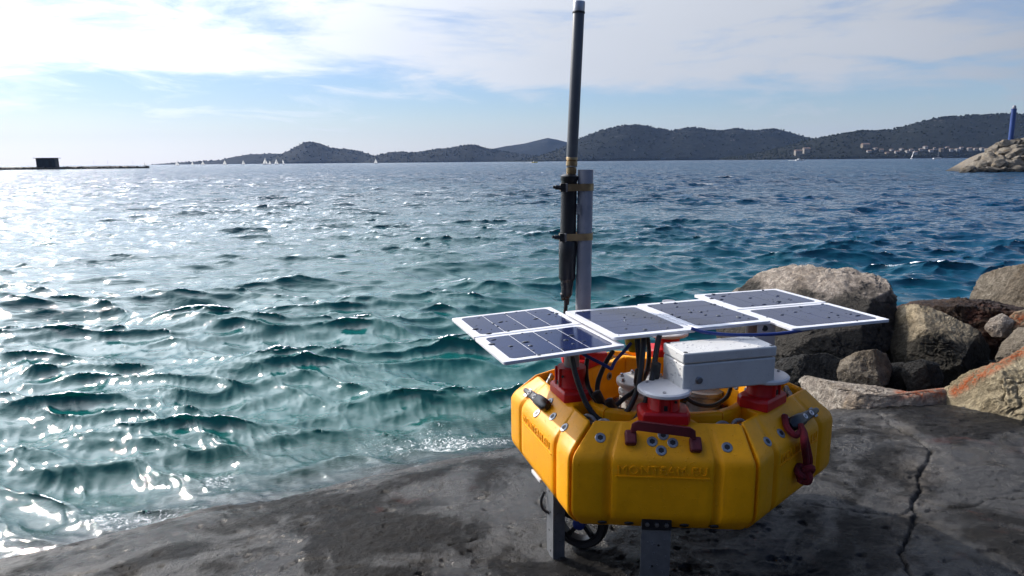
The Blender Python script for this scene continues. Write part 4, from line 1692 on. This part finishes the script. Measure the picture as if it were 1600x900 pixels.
# rails under the panels
b = MB()
for (x0, y0), (x1, y1) in (((0.02, 2.50), (1.15, 2.86)), ((0.12, 2.66), (1.2, 3.02))):
    a, c2 = np.array([x0, y0, Zr(-0.655)]), np.array([x1, y1, Zr(-0.655)])
    ax = unit(c2 - a)
    b.box((a + c2) / 2 - np.array([0, 0, 0.012]), (np.linalg.norm(c2 - a), 0.03, 0.016), (ax, np.cross([0, 0, 1.0], ax), np.array([0, 0, 1.0])))
    b.build('support_rail', M['galv'], buoy, off=ROOT)
    b = MB()


# solar panels
def rounded(x0, x1, y0, y1, r00, r10, r11, r01):
    out = []
    for (cx, cy, r, a0) in ((x0, y0, r00, 180), (x1, y0, r10, 270), (x1, y1, r11, 0), (x0, y1, r01, 90)):
        sx_ = 1 if cx == x0 else -1
        sy_ = 1 if cy == y0 else -1
        if r <= 0:
            out.append((cx, cy))
            continue
        for k in range(7):
            t = rad(a0 + 90 * k / 6)
            out.append((cx + sx_ * r + r * math.cos(t), cy + sy_ * r + r * math.sin(t)))
    return out


def prism(b, pts, z0, z1, tf):
    n = len(pts)
    vs = [tf(x, y, z0) for x, y in pts] + [tf(x, y, z1) for x, y in pts]
    fs = [tuple(range(n - 1, -1, -1)), tuple(range(n, 2 * n))] + [(k, (k + 1) % n, n + (k + 1) % n, n + k) for k in range(n)]
    return b.add(vs, fs)


def solar_panel(center, yaw, tilt, seed, gap=0.0036):
    """sheet 0.463 along u, 0.3435 along v; four strips of cell side by side along u"""
    cu_, su = math.cos(yaw), math.sin(yaw)
    u = np.array([cu_ * math.cos(tilt), su * math.cos(tilt), -math.sin(tilt)])
    v = np.array([-su, cu_, 0])
    n_ = np.cross(u, v)
    c = np.asarray(center, float)

    def tf(x, y, z):
        return c + u * x + v * y + n_ * z
    W2, H2 = 0.463 / 2, 0.3425 / 2
    b = MB()
    prism(b, rounded(-W2, W2, -H2, H2, .010, .010, .010, .010), -0.012, 0.0, tf)
    o = b.build('solar_panel', M['white_sheet'], buoy, off=ROOT, ang=30, bevel=0.0015)
    mx, my = 0.033, 0.026
    cw = (0.463 - 2 * mx - 3 * gap) / 4
    for k in range(4):
        x0 = -W2 + mx + k * (cw + gap)
        r = 0.020
        b = MB()
        prism(b, rounded(x0, x0 + cw, -H2 + my, H2 - my, r if k == 0 else 0, r if k == 3 else 0, r if k == 3 else 0, r if k == 0 else 0), -0.001, 0.0012, tf)
        b.build('solar_cell', M['cell'], o, off=ROOT, ang=30)
    g = np.random.default_rng(seed)
    iv, jf = ICO[2]
    V, Fs = [], []
    for k in range(34):
        x, y = g.uniform(-W2 + .02, W2 - .02), g.uniform(-H2 + .02, H2 - .02)
        r = 0.0022 + 0.0085 * g.random() ** 3
        p = tf(x, y, 0.0012)
        q = iv * (r * g.uniform(.8, 1.7), r * g.uniform(.7, 1.1), r * 0.42)
        Fs.append(jf + len(V) * len(iv))
        V.append(p + q @ np.array([u, v, n_]) - ROOT)
    d = bpy.data.objects.new('water_drops', mesh('water_drops', np.concatenate(V), np.concatenate(Fs), M['water_drop'], 180))
    link(d, o)
    d['kind'] = 'stuff'


def panel_pair(x, y, z, yaw, tilt, turned, seed):
    cu_, su = math.cos(yaw), math.sin(yaw)
    for k, s in enumerate((-1, 1)):
        off = s * 0.1722
        if turned:
            solar_panel((x + cu_ * off, y + su * off, Zr(z) + s * 0.002), yaw + math.pi / 2, 0.0, seed + k, 0.0016)
        else:
            solar_panel((x - su * off, y + cu_ * off, Zr(z) + 0.001 * s), yaw, tilt, seed + k, 0.0036 if x < 0.5 else 0.0018)


panel_pair(0.072, 2.577, -0.657, 0.346, -0.026, False, 1)
panel_pair(0.623, 2.687, -0.6285, 0.321, 0.0, True, 3)
panel_pair(1.184, 2.866, -0.6310, 0.295, 0.0, False, 5)

# enclosure
YB = rad(13.65)
bx, by = np.array([math.cos(YB), math.sin(YB), 0]), np.array([-math.sin(YB), math.cos(YB), 0])
fl, zt, zb = np.array([0.594, 2.246, 0]), Zr(-0.661), Zr(-0.803)
BLn, BWd = 0.366, 0.155
bc = fl + bx * BLn / 2 + by * BWd / 2
bz = np.array([0, 0, 1.0])
fr3 = (bx, by, bz)
H = zt - zb
b = MB()
b.box(bc + bz * (zb + H * 0.355), (BLn, BWd, H * 0.71), fr3)
enc = b.build('enclosure', M['box'], buoy, off=ROOT, bevel=0.006, seg=3)
b = MB()
b.box(bc + bz * (zb + H * 0.865), (BLn + 0.003, BWd + 0.003, H * 0.27), fr3)
lid = b.build('lid', M['box'], enc, off=ROOT, bevel=0.006, seg=3)
for sx_ in (-1, 1):
    for sy_ in (-1, 1):
        b = MB()
        b.lathe([(0.008, -0.002), (0.008, 0.0012), (0.004, 0.0016)], bc + bx * sx_ * (BLn / 2 - 0.013) + by * sy_ * (BWd / 2 - 0.013) + bz * zt, bz, 12)
        b.build('lid_screw', M['black2'], enc, off=ROOT)
pb = on_plane(1092, 594, fl, -by)
b = MB()
b.lathe([(0.0135, -0.002), (0.0135, 0.004), (0.0105, 0.006), (0.0105, 0.003)], pb, -by, 24)
b.lathe([(0.009, 0.002), (0.009, 0.0045), (0.004, 0.005)], pb, -by, 20, mi=1)
b.build('push_button', [M['steel'], M['galv']], enc, off=ROOT)
g = np.random.default_rng(77)
iv, jf = ICO[1]
V, Fs = [], []
for k in range(110):
    r = 0.0012 + 0.0026 * g.random() ** 2
    if k % 2:
        p = bc + bx * g.uniform(-.17, .17) + by * g.uniform(-.07, .07) + bz * (zt + 0.0002)
        q = iv * (r * 1.6, r * 1.3, r * .5)
    else:
        p = bc - bx * (BLn / 2 + 0.0015) + by * g.uniform(-.07, .07) + bz * (zb + g.uniform(.1, .95) * H)
        q = iv * (r * .5, r, r * 1.2)
    Fs.append(jf + len(V) * len(iv))
    V.append(p + q - ROOT)
d = bpy.data.objects.new('water_drops', mesh('water_drops', np.concatenate(V), np.concatenate(Fs), M['white_plastic'], 180))
link(d, enc)
d['kind'] = 'stuff'

# mast: grey pipe, black housing and antenna
MY = 2.93


def mp_(px, py):
    return at_y(px, py, MY)


p_top, p_bot = mp_(915, 265), mp_(911, 486)
ax = unit(p_top - p_bot)
c4 = TOPS[4][0]
base = p_bot - ax * ((p_bot[2] - Z_CH - 0.02) / ax[2])
Lp = np.linalg.norm(p_top - base)
b = MB()
b.lathe([(0.0335, 0), (0.0335, Lp - 0.002), (0.032, Lp), (0.0285, Lp), (0.0285, Lp - 0.03)], base, ax, 36)
b.build('mast_pipe', M['pvc'], buoy, off=ROOT)
b = MB()
b.box((base + np.array([c4[0], c4[1], base[2]])) / 2 + np.array([0, 0, 0.02]), (0.20, 0.11, 0.05))
b.build('mast_socket', M['red'], buoy, off=ROOT, bevel=0.005)

h_top, h_bot = mp_(889.5, 272), mp_(885.5, 462)
ax2 = unit(h_top - h_bot)


def hz(py):
    return (462 - py) / (462 - 272) * np.linalg.norm(h_top - h_bot)


b = MB()
prof = [(462, .018), (461, .024), (447, .026), (445, .028), (440, .028), (438, .030), (436, .034), (433, .037), (398, .0385), (396, .0395), (376, .0395), (374, .036), (371, .0345), (300, .0345), (298, .0345), (283, .0345), (281, .0375), (275, .0375), (273, .030), (271, .016)]
b.lathe([(r, hz(py)) for py, r in prof], h_bot, ax2, 32)
hs = b.build('radio_housing', M['black2'], buoy, off=ROOT)
b = MB()
b.lathe([(.012, -.04), (.013, -0.01), (.019, -.005), (.019, 0.002)], h_bot, ax2, 20)
b.build('cable_gland', M['black'], hs, off=ROOT)
b = MB()
q = mp_(879, 463)
b.lathe([(0.016, -0.008), (0.019, 0), (0.016, 0.008)], q, (1, 0, 0.2), 20)
b.build('side_plug', M['black'], hs, off=ROOT)
b = MB()
b.box(mp_(902.5, 326) + np.array([0, -0.036, 0]), (0.016, 0.004, 0.045))
b.build('tag_plate', M['galv'], hs, off=ROOT)
b = MB()
b.tube([mp_(884, 470), mp_(884, 480), mp_(883, 492), mp_(885, 510)], 0.009, 10)
b.build('feed_cable', M['black'], buoy, off=ROOT)

a_top, a_bot = mp_(905, 2), mp_(892.5, 272)
ax3 = unit(a_top - a_bot)
La = np.linalg.norm(a_top - a_bot)


def az_(py):
    return (272 - py) / 270.0 * La


b = MB()
b.lathe([(0.0235, az_(249)), (0.0240, az_(246)), (0.0240, az_(20)), (0.0235, az_(19.5))], a_bot, ax3, 32)
an = b.build('antenna', M['ant'], buoy, off=ROOT)
b = MB()
b.lathe([(0.0245, az_(20.5)), (0.0262, az_(20)), (0.0262, az_(18)), (0.0245, az_(17.5))], a_bot, ax3, 32)
b.build('tip_ring', M['black'], an, off=ROOT)
b = MB()
b.lathe([(0.0248, az_(17.5)), (0.0248, az_(4)), (0.0235, az_(2.5)), (0.012, az_(2))], a_bot, ax3, 32)
b.build('metal_tip', M['steel'], an, off=ROOT)
b = MB()
b.lathe([(.019, az_(273)), (.022, az_(270)), (.022, az_(262)), (.017, az_(261)), (.017, az_(259)), (.0245, az_(258)), (.0245, az_(251)), (.020, az_(250)), (.0245, az_(249)), (.0245, az_(245)), (.024, az_(244.5))], a_bot, ax3, 24)
b.build('connector', M['gold'], an, off=ROOT)
b = MB()
b.lathe([(.026, az_(262) * 0 + az_(260.5)), (.0263, az_(258.5))], a_bot, ax3, 6)
b.build('hex_nut', M['steel'], an, off=ROOT)

# hose clamps round housing and pipe
for py in (292, 368):
    ch = h_bot + ax2 * hz(py)
    cp = base + ax * ((ch[2] - base[2]) / ax[2])
    rh, rp = 0.0375, 0.0350
    dv_ = cp - ch
    dv_[2] = 0
    phi = math.atan2(dv_[1], dv_[0])
    pts = []
    for k in range(15):
        t = phi + math.pi / 2 + math.pi * k / 14
        pts.append(np.array([ch[0] + rh * math.cos(t), ch[1] + rh * math.sin(t), ch[2]]))
    for k in range(15):
        t = phi - math.pi / 2 + math.pi * k / 14
        pts.append(np.array([cp[0] + rp * math.cos(t), cp[1] + rp * math.sin(t), ch[2] + 0.001]))
    n = len(pts)
    vs, fs = [], []
    cm = (ch + cp) / 2
    for p in pts:
        o2 = p + unit((p - cm) * (1, 1, 0)) * 0.002
        vs += [p - bz * 0.015, p + bz * 0.015, o2 + bz * 0.015, o2 - bz * 0.015]
    for k in range(n):
        k2 = (k + 1) % n
        for j in range(4):
            j2 = (j + 1) % 4
            fs.append((k * 4 + j, k * 4 + j2, k2 * 4 + j2, k2 * 4 + j))
    cl_ = MB().add(vs, fs).build('hose_clamp', M['gold'], buoy, off=ROOT, ang=30)
    b = MB()
    q = ch + np.array([-0.030, -0.030, 0])
    b.box(q + np.array([0.004, -0.003, 0]), (0.026, 0.018, 0.034))
    b.cyl(q + np.array([-0.008, -0.004, 0]), q + np.array([-0.032, -0.006, 0.002]), 0.010, 12)
    b.cyl(q + np.array([-0.028, -0.006, 0.002]), q + np.array([-0.042, -0.007, 0.003]), 0.007, 6)
    b.build('clamp_screw', M['black2'], cl_, off=ROOT, bevel=0.001)
    b = MB()
    b.box(q + np.array([0.017, -0.006, 0]), (0.008, 0.014, 0.036))
    b.build('clamp_housing', M['steel'], cl_, off=ROOT, bevel=0.001)

# inner deck, canister, shackles
P = offset_poly(VERT, 0.16)
b = MB()
b.add([np.array([q[0], q[1], Zr(-1.12)]) for q in P] + [np.array([q[0], q[1], Zr(-1.14)]) for q in P], [tuple(range(6)), tuple(range(11, 5, -1))] + [(k, k + 6, (k + 1) % 6 + 6, (k + 1) % 6) for k in range(6)])
b.build('inner_deck', M['galv'], buoy, off=ROOT, ang=20)
cc_ = at_z(1003, 592, Zr(-0.885))
b = MB()
b.lathe([(0.083, Zr(-1.12)), (0.083, Zr(-0.955)), (0.094, Zr(-0.945)), (0.094, Zr(-0.932)), (0.080, Zr(-0.925)), (0.080, Zr(-0.91)), (0.102, Zr(-0.905)), (0.104, Zr(-0.90)), (0.104, Zr(-0.888)), (0.100, Zr(-0.885)), (0.02, Zr(-0.884))], (cc_[0], cc_[1], 0), (0, 0, 1), 40)
can = b.build('canister', M['cream'], buoy, off=ROOT, ang=30)
for k in range(8):
    t = k * math.pi / 4 + 0.3
    b = MB()
    b.lathe([(0.010, 0), (0.010, 0.004), (0.0065, 0.0042), (0.0065, 0.012), (0.004, 0.013)], (cc_[0] + 0.086 * math.cos(t), cc_[1] + 0.086 * math.sin(t), Zr(-0.885)), (0, 0, 1), 8)
    b.build('flange_bolt', M['steel'], can, off=ROOT)
    b = MB()
    b.box((cc_[0] + 0.084 * math.cos(t + .39), cc_[1] + 0.084 * math.sin(t + .39), Zr(-0.995)), (0.012, 0.012, 0.07), (np.array([math.cos(t + .39), math.sin(t + .39), 0]), np.array([-math.sin(t + .39), math.cos(t + .39), 0]), bz))
    b.build('flange_rib', M['cream'], can, off=ROOT)
c2_ = at_z(1100, 606, Zr(-1.02))
b = MB()
b.lathe([(0.075, Zr(-1.12)), (0.075, Zr(-1.05)), (0.09, Zr(-1.04)), (0.09, Zr(-1.022)), (0.05, Zr(-1.02))], (c2_[0], c2_[1], 0), (0, 0, 1), 32)
b.build('canister', M['galv'], buoy, off=ROOT, ang=30)
P = offset_poly(VERT, 0.145)
for k in range(6):
    q = np.array([P[k][0], P[k][1], Zr(-0.935)])
    dirc = unit(np.append(cen - VERT[k], 0))
    tdir = np.array([-dirc[1], dirc[0], 0])
    b = MB()
    for s in (-1, 1):
        pts = [q + tdir * s * 0.035 + tdir * 0.028 * math.cos(t) + (dirc * 0.3 + bz * 0.95) * 0.022 * math.sin(t) for t in np.linspace(0, 2 * math.pi, 12, endpoint=False)]
        b.tube(pts, 0.0075, 8, 2, closed=True)
    b.cyl(q - tdir * 0.075, q + tdir * 0.075, 0.008, 10)
    for s in (-0.07, -0.02, 0.045, 0.075):
        b.lathe([(0.014, -0.006), (0.014, 0.006)], q + tdir * s, tdir, 6)
    b.build('shackle', M['galv'], buoy, off=ROOT)
    b = MB()
    b.box(q - bz * 0.05, (0.22, 0.10, 0.02), (tdir, dirc, bz))
    b.build('link_plate', M['galv'], buoy, off=ROOT, bevel=0.003)


# cleats
def cleat(i, pa, pb_, wide):
    """pa = pixel of the wide end, pb_ = pixel of the narrow tip"""
    p0, n = chamfer_plane(i)
    A, B = on_plane(*pa, p0, n, 0.016), on_plane(*pb_, p0, n, 0.022)
    x = unit(B - A)
    y = np.cross(n, x)
    L = np.linalg.norm(B - A)
    b = MB()
    secs = [(-0.06, .012, .012), (0.0, .024, .019), (0.14, .027, .022), (0.34, .025, .021), (0.42, .021, .016), (0.70, .017, .013), (0.95, .011, .010), (1.0, .007, .007)]
    k = 16
    vs, fs = [], []
    for t, ry, rz in secs:
        for j in range(k):
            a = 2 * math.pi * j / k
            cy, sy_ = math.cos(a), math.sin(a)
            vs.append(A + x * L * t + y * ry * wide * np.sign(cy) * abs(cy) ** 0.6 + n * rz * wide * np.sign(sy_) * abs(sy_) ** 0.6)
    for q in range(len(secs) - 1):
        for j in range(k):
            j2 = (j + 1) % k
            fs.append((q * k + j, q * k + j2, (q + 1) * k + j2, (q + 1) * k + j))
    fs += [tuple(range(k - 1, -1, -1)), tuple((len(secs) - 1) * k + j for j in range(k))]
    b.add(vs, fs)
    o = b.build('cleat', M['black2'], buoy, off=ROOT, ang=40)
    for t in (0.40, 0.66):
        c = A + x * L * t + n * (0.019 if t < 0.5 else 0.0155) * wide
        e = MB()
        e.tube([c + x * 0.008 * math.cos(a) + y * 0.008 * math.sin(a) for a in np.linspace(0, 2 * math.pi, 12, endpoint=False)], 0.0028, 8, 2, closed=True)
        e.build('eyelet', M['white_sheet'], o, off=ROOT)
    e = MB()
    e.box(B - n * 0.020, (0.024, 0.040, 0.004), (x, y, n))
    e.build('base_plate', M['steel'], o, off=ROOT, bevel=0.001)
    return A, x, y, n


cleat(5, (853, 634), (820, 609), 0.92)
A, x_, y_, n_ = cleat(1, (1236, 664), (1277, 640), 0.95)

# red rope on the right cleat
cp0, cn = chamfer_plane(1)
wp0, wn0 = wall_plane(1)
pts = [on_plane(1226, 650, cp0, cn, .012), on_plane(1230, 668, cp0, cn, .014), on_plane(1243, 680, cp0, cn, .02), on_plane(1254, 672, cp0, cn, .030), on_plane(1258, 685, cp0, cn, .030), on_plane(1262, 702, wp0, wn0, .028), on_plane(1265, 720, wp0, wn0, .024), on_plane(1262, 734, wp0, wn0, .022)]
pts2 = [on_plane(1250, 664, cp0, cn, .034), on_plane(1255, 675, cp0, cn, .036), on_plane(1256, 690, cp0, cn, .034), on_plane(1258, 706, wp0, wn0, .032), on_plane(1260, 722, wp0, wn0, .026), on_plane(1258, 736, wp0, wn0, .022)]
b = MB()
b.tube(pts, 0.0125, 8, 8)
b.tube(pts2, 0.0125, 8, 8)
rope = b.build('rope', M['rope'], buoy, off=ROOT)
kc = on_plane(1257, 739, wp0, wn0, .028)
b = MB()
kp = []
for k in range(40):
    t = 2 * math.pi * k / 40
    kp.append(kc + 0.0135 * (RT * (math.sin(t) + 2 * math.sin(2 * t)) * 0.8 + UP * (math.cos(t) - 2 * math.cos(2 * t)) * 0.8 - fw * (-math.sin(3 * t)) * 0.9))
b.tube(kp, 0.0125, 8, 2, closed=True)
b.tube([kc, kc + np.array([-0.012, -.004, -0.022]), kc + np.array([-0.020, -.006, -0.036])], 0.010, 8)
b.build('knot', M['rope'], rope, off=ROOT)

# dark red carrying handle on the front
hp0, hn = chamfer_plane(0)
e0, nin0, L0 = seg_frame(0)
dn = np.cross(hn, e0)                                             # runs up the slope
dn = dn if dn[2] > 0 else -dn
fL, fR = on_plane(985, 686, hp0, hn), on_plane(1086, 697, hp0, hn)
b = MB()
path = [fL + dn * 0.012 + hn * 0.016, fL + dn * 0.026 + hn * 0.034 + e0 * 0.004, fL + dn * 0.030 + hn * 0.048 + e0 * 0.022, fR + dn * 0.030 + hn * 0.048 - e0 * 0.022, fR + dn * 0.026 + hn * 0.034 - e0 * 0.004, fR + dn * 0.012 + hn * 0.016]
vs, fs = [], []
upv = bz
for k, p in enumerate(path):
    a, c = path[max(k - 1, 0)], path[min(k + 1, len(path) - 1)]
    d = unit(c - a)
    s = unit(np.cross(d, upv)) if abs(d @ upv) < 0.95 else -nin0
    vs += [p + s * 0.006 - upv * 0.017, p + s * 0.006 + upv * 0.017, p - s * 0.006 + upv * 0.017, p - s * 0.006 - upv * 0.017]
for k in range(len(path) - 1):
    for j in range(4):
        j2 = (j + 1) % 4
        fs.append((k * 4 + j, k * 4 + j2, (k + 1) * 4 + j2, (k + 1) * 4 + j))
fs += [(3, 2, 1, 0), tuple(4 * (len(path) - 1) + j for j in range(4))]
b.add(vs, fs)
hd = b.build('carry_handle', M['darkred'], buoy, off=ROOT, bevel=0.003)
for f_ in (fL, fR):
    b = MB()
    b.box(f_ + hn * 0.012, (0.040, 0.052, 0.028), (e0, dn, hn))
    b.build('handle_foot', M['darkred'], hd, off=ROOT, bevel=0.008, seg=3)

# cables
def cable(name, pts, r, mat, sub=8):
    b = MB()
    b.tube([at_y(px, py, y) for px, py, y in pts], r, 10, sub)
    return b.build(name, mat, buoy, off=ROOT)


cable('power_cable', [(893, 556, 2.42), (898, 580, 2.40), (906, 606, 2.38), (918, 634, 2.36), (936, 655, 2.34), (958, 659, 2.34), (978, 645, 2.34), (992, 620, 2.35), (1000, 590, 2.37), (1004, 556, 2.40), (1006, 528, 2.45)], 0.0105, M['black'])
cable('power_cable', [(1030, 524, 2.42), (1025, 552, 2.40), (1020, 586, 2.36), (1011, 622, 2.33), (998, 648, 2.31), (988, 662, 2.30)], 0.0105, M['black'])
cable('power_cable', [(958, 548, 2.55), (944, 572, 2.52), (934, 600, 2.48), (936, 622, 2.44), (952, 640, 2.40), (972, 652, 2.36), (996, 664, 2.32)], 0.0095, M['black'])
cable('power_cable', [(996, 530, 2.48), (998, 556, 2.46), (1000, 580, 2.45), (998, 600, 2.44)], 0.011, M['black'])
b = MB()
for px, py, y in ((937, 624, 2.43), (998, 590, 2.44), (1024, 580, 2.37), (956, 636, 2.39)):
    p = at_y(px, py, y)
    b.lathe([(0.010, -0.035), (0.018, -0.03), (0.018, 0.02), (0.012, 0.035)], p, unit(at_y(px + (10 if px < 960 else -2), py + 20, y) - p), 14)
    b.build('cable_plug', M['black'], buoy, off=ROOT)
    b = MB()
cable('power_cable', [(1012, 528, 2.62), (1014, 556, 2.58), (1010, 582, 2.52), (996, 606, 2.46), (976, 622, 2.42), (960, 634, 2.40), (940, 636, 2.42)], 0.0095, M['black'])
cable('power_cable', [(1060, 612, 2.50), (1085, 630, 2.48), (1112, 634, 2.48), (1134, 622, 2.48), (1142, 606, 2.50)], 0.008, M['black'])
cable('power_cable', [(918, 556, 2.56), (916, 584, 2.52), (922, 612, 2.46), (940, 634, 2.42), (962, 648, 2.38), (985, 650, 2.36), (1004, 640, 2.34)], 0.009, M['black'])
cable('power_cable', [(924, 648, 2.42), (948, 640, 2.44), (972, 642, 2.44), (990, 652, 2.40)], 0.012, M['black'])
cable('blue_cable', [(903, 548, 2.46), (920, 558, 2.44), (940, 568, 2.43), (956, 577, 2.42)], 0.0065, M['blue'])
cable('blue_cable', [(955, 577, 2.42), (962, 563, 2.44), (974, 550, 2.46), (986, 536, 2.48)], 0.0065, M['blue'])
cable('blue_cable', [(1080, 513, 2.46), (1100, 519, 2.45), (1140, 523, 2.44), (1190, 523, 2.44), (1230, 520, 2.46), (1270, 513, 2.52)], 0.0065, M['blue'])
p = at_z(990, 531, Zr(-0.683))
b = MB()
b.lathe([(0.017, -0.046), (0.022, -0.036), (0.034, -0.01), (0.036, 0.012), (0.034, 0.02)], p, (0, 0, 1), 24)
b.build('cable_gland', M['yel2'], buoy, off=ROOT)

# legs and wheels
def leg(px, py, i, wd, clamp, c=None):
    e, nin, L = seg_frame(i)
    c = at_z(px, py, GZ) if c is None else c
    gz = float(slab_full(np.array([c[0]]), np.array([c[1]]))[0][0]) - 0.012
    top = Zr(-1.235) if not clamp else Zr(-1.222)
    b = MB()
    h = top - gz
    mid = np.array([c[0], c[1], gz + h / 2])
    b.box(mid, (wd, 0.005, h), (e, nin, bz))
    b.box(mid + e * (wd / 2 - 0.0025) + nin * 0.0245, (0.005, 0.044, h), (e, nin, bz))
    o = b.build('leg', M['galv'], buoy, off=ROOT, bevel=0.001)
    for k, zz in enumerate(np.linspace(0.12, 0.92, 4)):
        b = MB()
        q = np.array([c[0], c[1], gz + h * zz]) + e * ((-1) ** k * wd * 0.10)
        b.cyl(q - nin * 0.0020, q - nin * 0.0035, 0.0045, 10)
        b.build('bolt_hole', M['dark'], o, off=ROOT)
    if clamp:
        b = MB()
        b.box(np.array([c[0], c[1], top - 0.020]) - nin * 0.009, (wd * 1.0, 0.010, 0.045), (e, nin, bz))
        o2 = b.build('clamp_plate', M['black2'], o, off=ROOT, bevel=0.003)
        for s in (-0.32, 0, 0.32):
            b = MB()
            q = np.array([c[0], c[1], top - 0.020]) - nin * 0.014 + e * wd * s
            b.lathe([(0.008, 0), (0.008, 0.006), (0.004, 0.007)], q, -nin, 6)
            b.build('bolt', M['steel'], o, off=ROOT)


leg(860, 864, 5, 0.072, False)
leg(1030, 908, 0, 0.103, True, seg_point(0, 0.475, 0.022, GZ))
pR = seg_point(2, 0.5, 0.12, GZ)


def wheel(c, axis, r, spokes=5):
    axis = unit(axis)
    u, v, a = frame(axis)
    b = MB()
    tw = 0.028
    b.lathe([(r * 0.76, -tw), (r * 0.90, -tw * 1.1), (r * 0.98, -tw * 0.6), (r, 0), (r * 0.98, tw * 0.6), (r * 0.90, tw * 1.1), (r * 0.76, tw), (r * 0.76, -tw)], c, axis, 40)
    b.f = b.f[:-2]
    b.mi = b.mi[:-2]
    o = b.build('wheel', M['black'], buoy, off=ROOT)
    b = MB()
    b.lathe([(r * 0.76, -tw * 0.8), (r * 0.76, tw * 0.8), (r * 0.66, tw * 0.8), (r * 0.66, -tw * 0.8), (r * 0.76, -tw * 0.8)], c, axis, 40)
    b.f = b.f[:-2]
    b.mi = b.mi[:-2]
    b.build('rim', M['black2'], o, off=ROOT)
    for k in range(spokes):
        t = 2 * math.pi * k / spokes + 0.35
        d = u * math.cos(t) + v * math.sin(t)
        q = MB()
        q.box(c + d * r * 0.42, (r * 0.56, r * 0.15, tw * 0.9), (d, np.cross(a, d), a))
        q.build('spoke', M['black2'], o, off=ROOT, bevel=0.002)
    b = MB()
    b.lathe([(r * 0.10, -tw * 1.6), (r * 0.22, -tw * 1.4), (r * 0.24, 0), (r * 0.22, tw * 1.4), (r * 0.10, tw * 1.6)], c, axis, 20)
    b.build('hub', M['blue'], o, off=ROOT)


gw_ = at_z(907, 851, GZ)
wheel(np.array([gw_[0], gw_[1], GZ + 0.108]), (-0.32, -0.94, 0.05), 0.112)
b = MB()
hubp = np.array([gw_[0], gw_[1], GZ + 0.108])
for s in (-1, 1):
    av = unit((-0.42, -0.90, 0.05)) * 0.034 * s
    b.box(hubp + av + np.array([0, 0, 0.075]), (0.03, 0.005, 0.19), (np.array([0.9, -0.42, 0]), np.array([0.42, 0.9, 0]), bz))
b.box(hubp + np.array([0, 0, 0.17]), (0.05, 0.10, 0.012), (np.array([0.9, -0.42, 0]), np.array([0.42, 0.9, 0]), bz))
b.build('wheel_fork', M['black2'], buoy, off=ROOT, bevel=0.002)
g3 = seg_point(2, 0.55, 0.12, GZ)
b = MB()
gz3 = float(slab_full(np.array([g3[0]]), np.array([g3[1]]))[0][0])
b.box((g3[0], g3[1], (gz3 + Zr(-1.24)) / 2), (0.06, 0.06, Zr(-1.24) - gz3 + 0.02))
b.build('leg', M['galv'], buoy, off=ROOT, bevel=0.002)
g3 = seg_point(4, 0.5, 0.12, GZ)
gz3 = float(slab_full(np.array([g3[0]]), np.array([g3[1]]))[0][0])
b = MB()
b.box((g3[0], g3[1], (gz3 + Zr(-1.24)) / 2), (0.06, 0.06, Zr(-1.24) - gz3 + 0.02))
b.build('leg', M['galv'], buoy, off=ROOT, bevel=0.002)
# white strap and black loop below the left face
sa, sb = seg_point(5, 0.38, 0.016, Zr(-1.232)), seg_point(5, 0.52, 0.020, Zr(-1.236))
b = MB()
e5, n5, L5 = seg_frame(5)
b.box((sa + sb) / 2 - n5 * 0.004 - bz * 0.012, (np.linalg.norm(sb - sa), 0.010, 0.014), (unit(sb - sa), n5, bz))
st_ = b.build('strap', M['white_plastic'], buoy, off=ROOT, bevel=0.002)
b = MB()
q = seg_point(5, 0.56, 0.02, Zr(-1.280))
b.tube([q, q + np.array([-0.012, -0.01, -0.03]), q + np.array([-0.006, -0.02, -0.06]), q + np.array([0.02, -0.03, -0.075])], 0.006, 8)
b.build('strap_loop', M['black'], st_, off=ROOT)

# ------------------------------------------------------------------ haze
HAZE_DENS = 0.000045
hb = MB()
hb.box((0, 3300, 148), (13500, 7700, 308))
hm = bpy.data.materials.new('haze_air')
hm.use_nodes = True
hm.node_tree.nodes.clear()
ho = hm.node_tree.nodes.new('ShaderNodeOutputMaterial')
hv = hm.node_tree.nodes.new('ShaderNodeVolumePrincipled')
hv.inputs['Color'].default_value = (0.36, 0.56, 1.0, 1)
hv.inputs['Density'].default_value = HAZE_DENS  # per metre
hv.inputs['Anisotropy'].default_value = 0.0
hm.node_tree.links.new(hv.outputs[0], ho.inputs['Volume'])
hz_o = hb.build('haze', hm, None, ang=None)
hz_o['kind'] = 'stuff'
hz_o['label'] = 'thin sea haze'
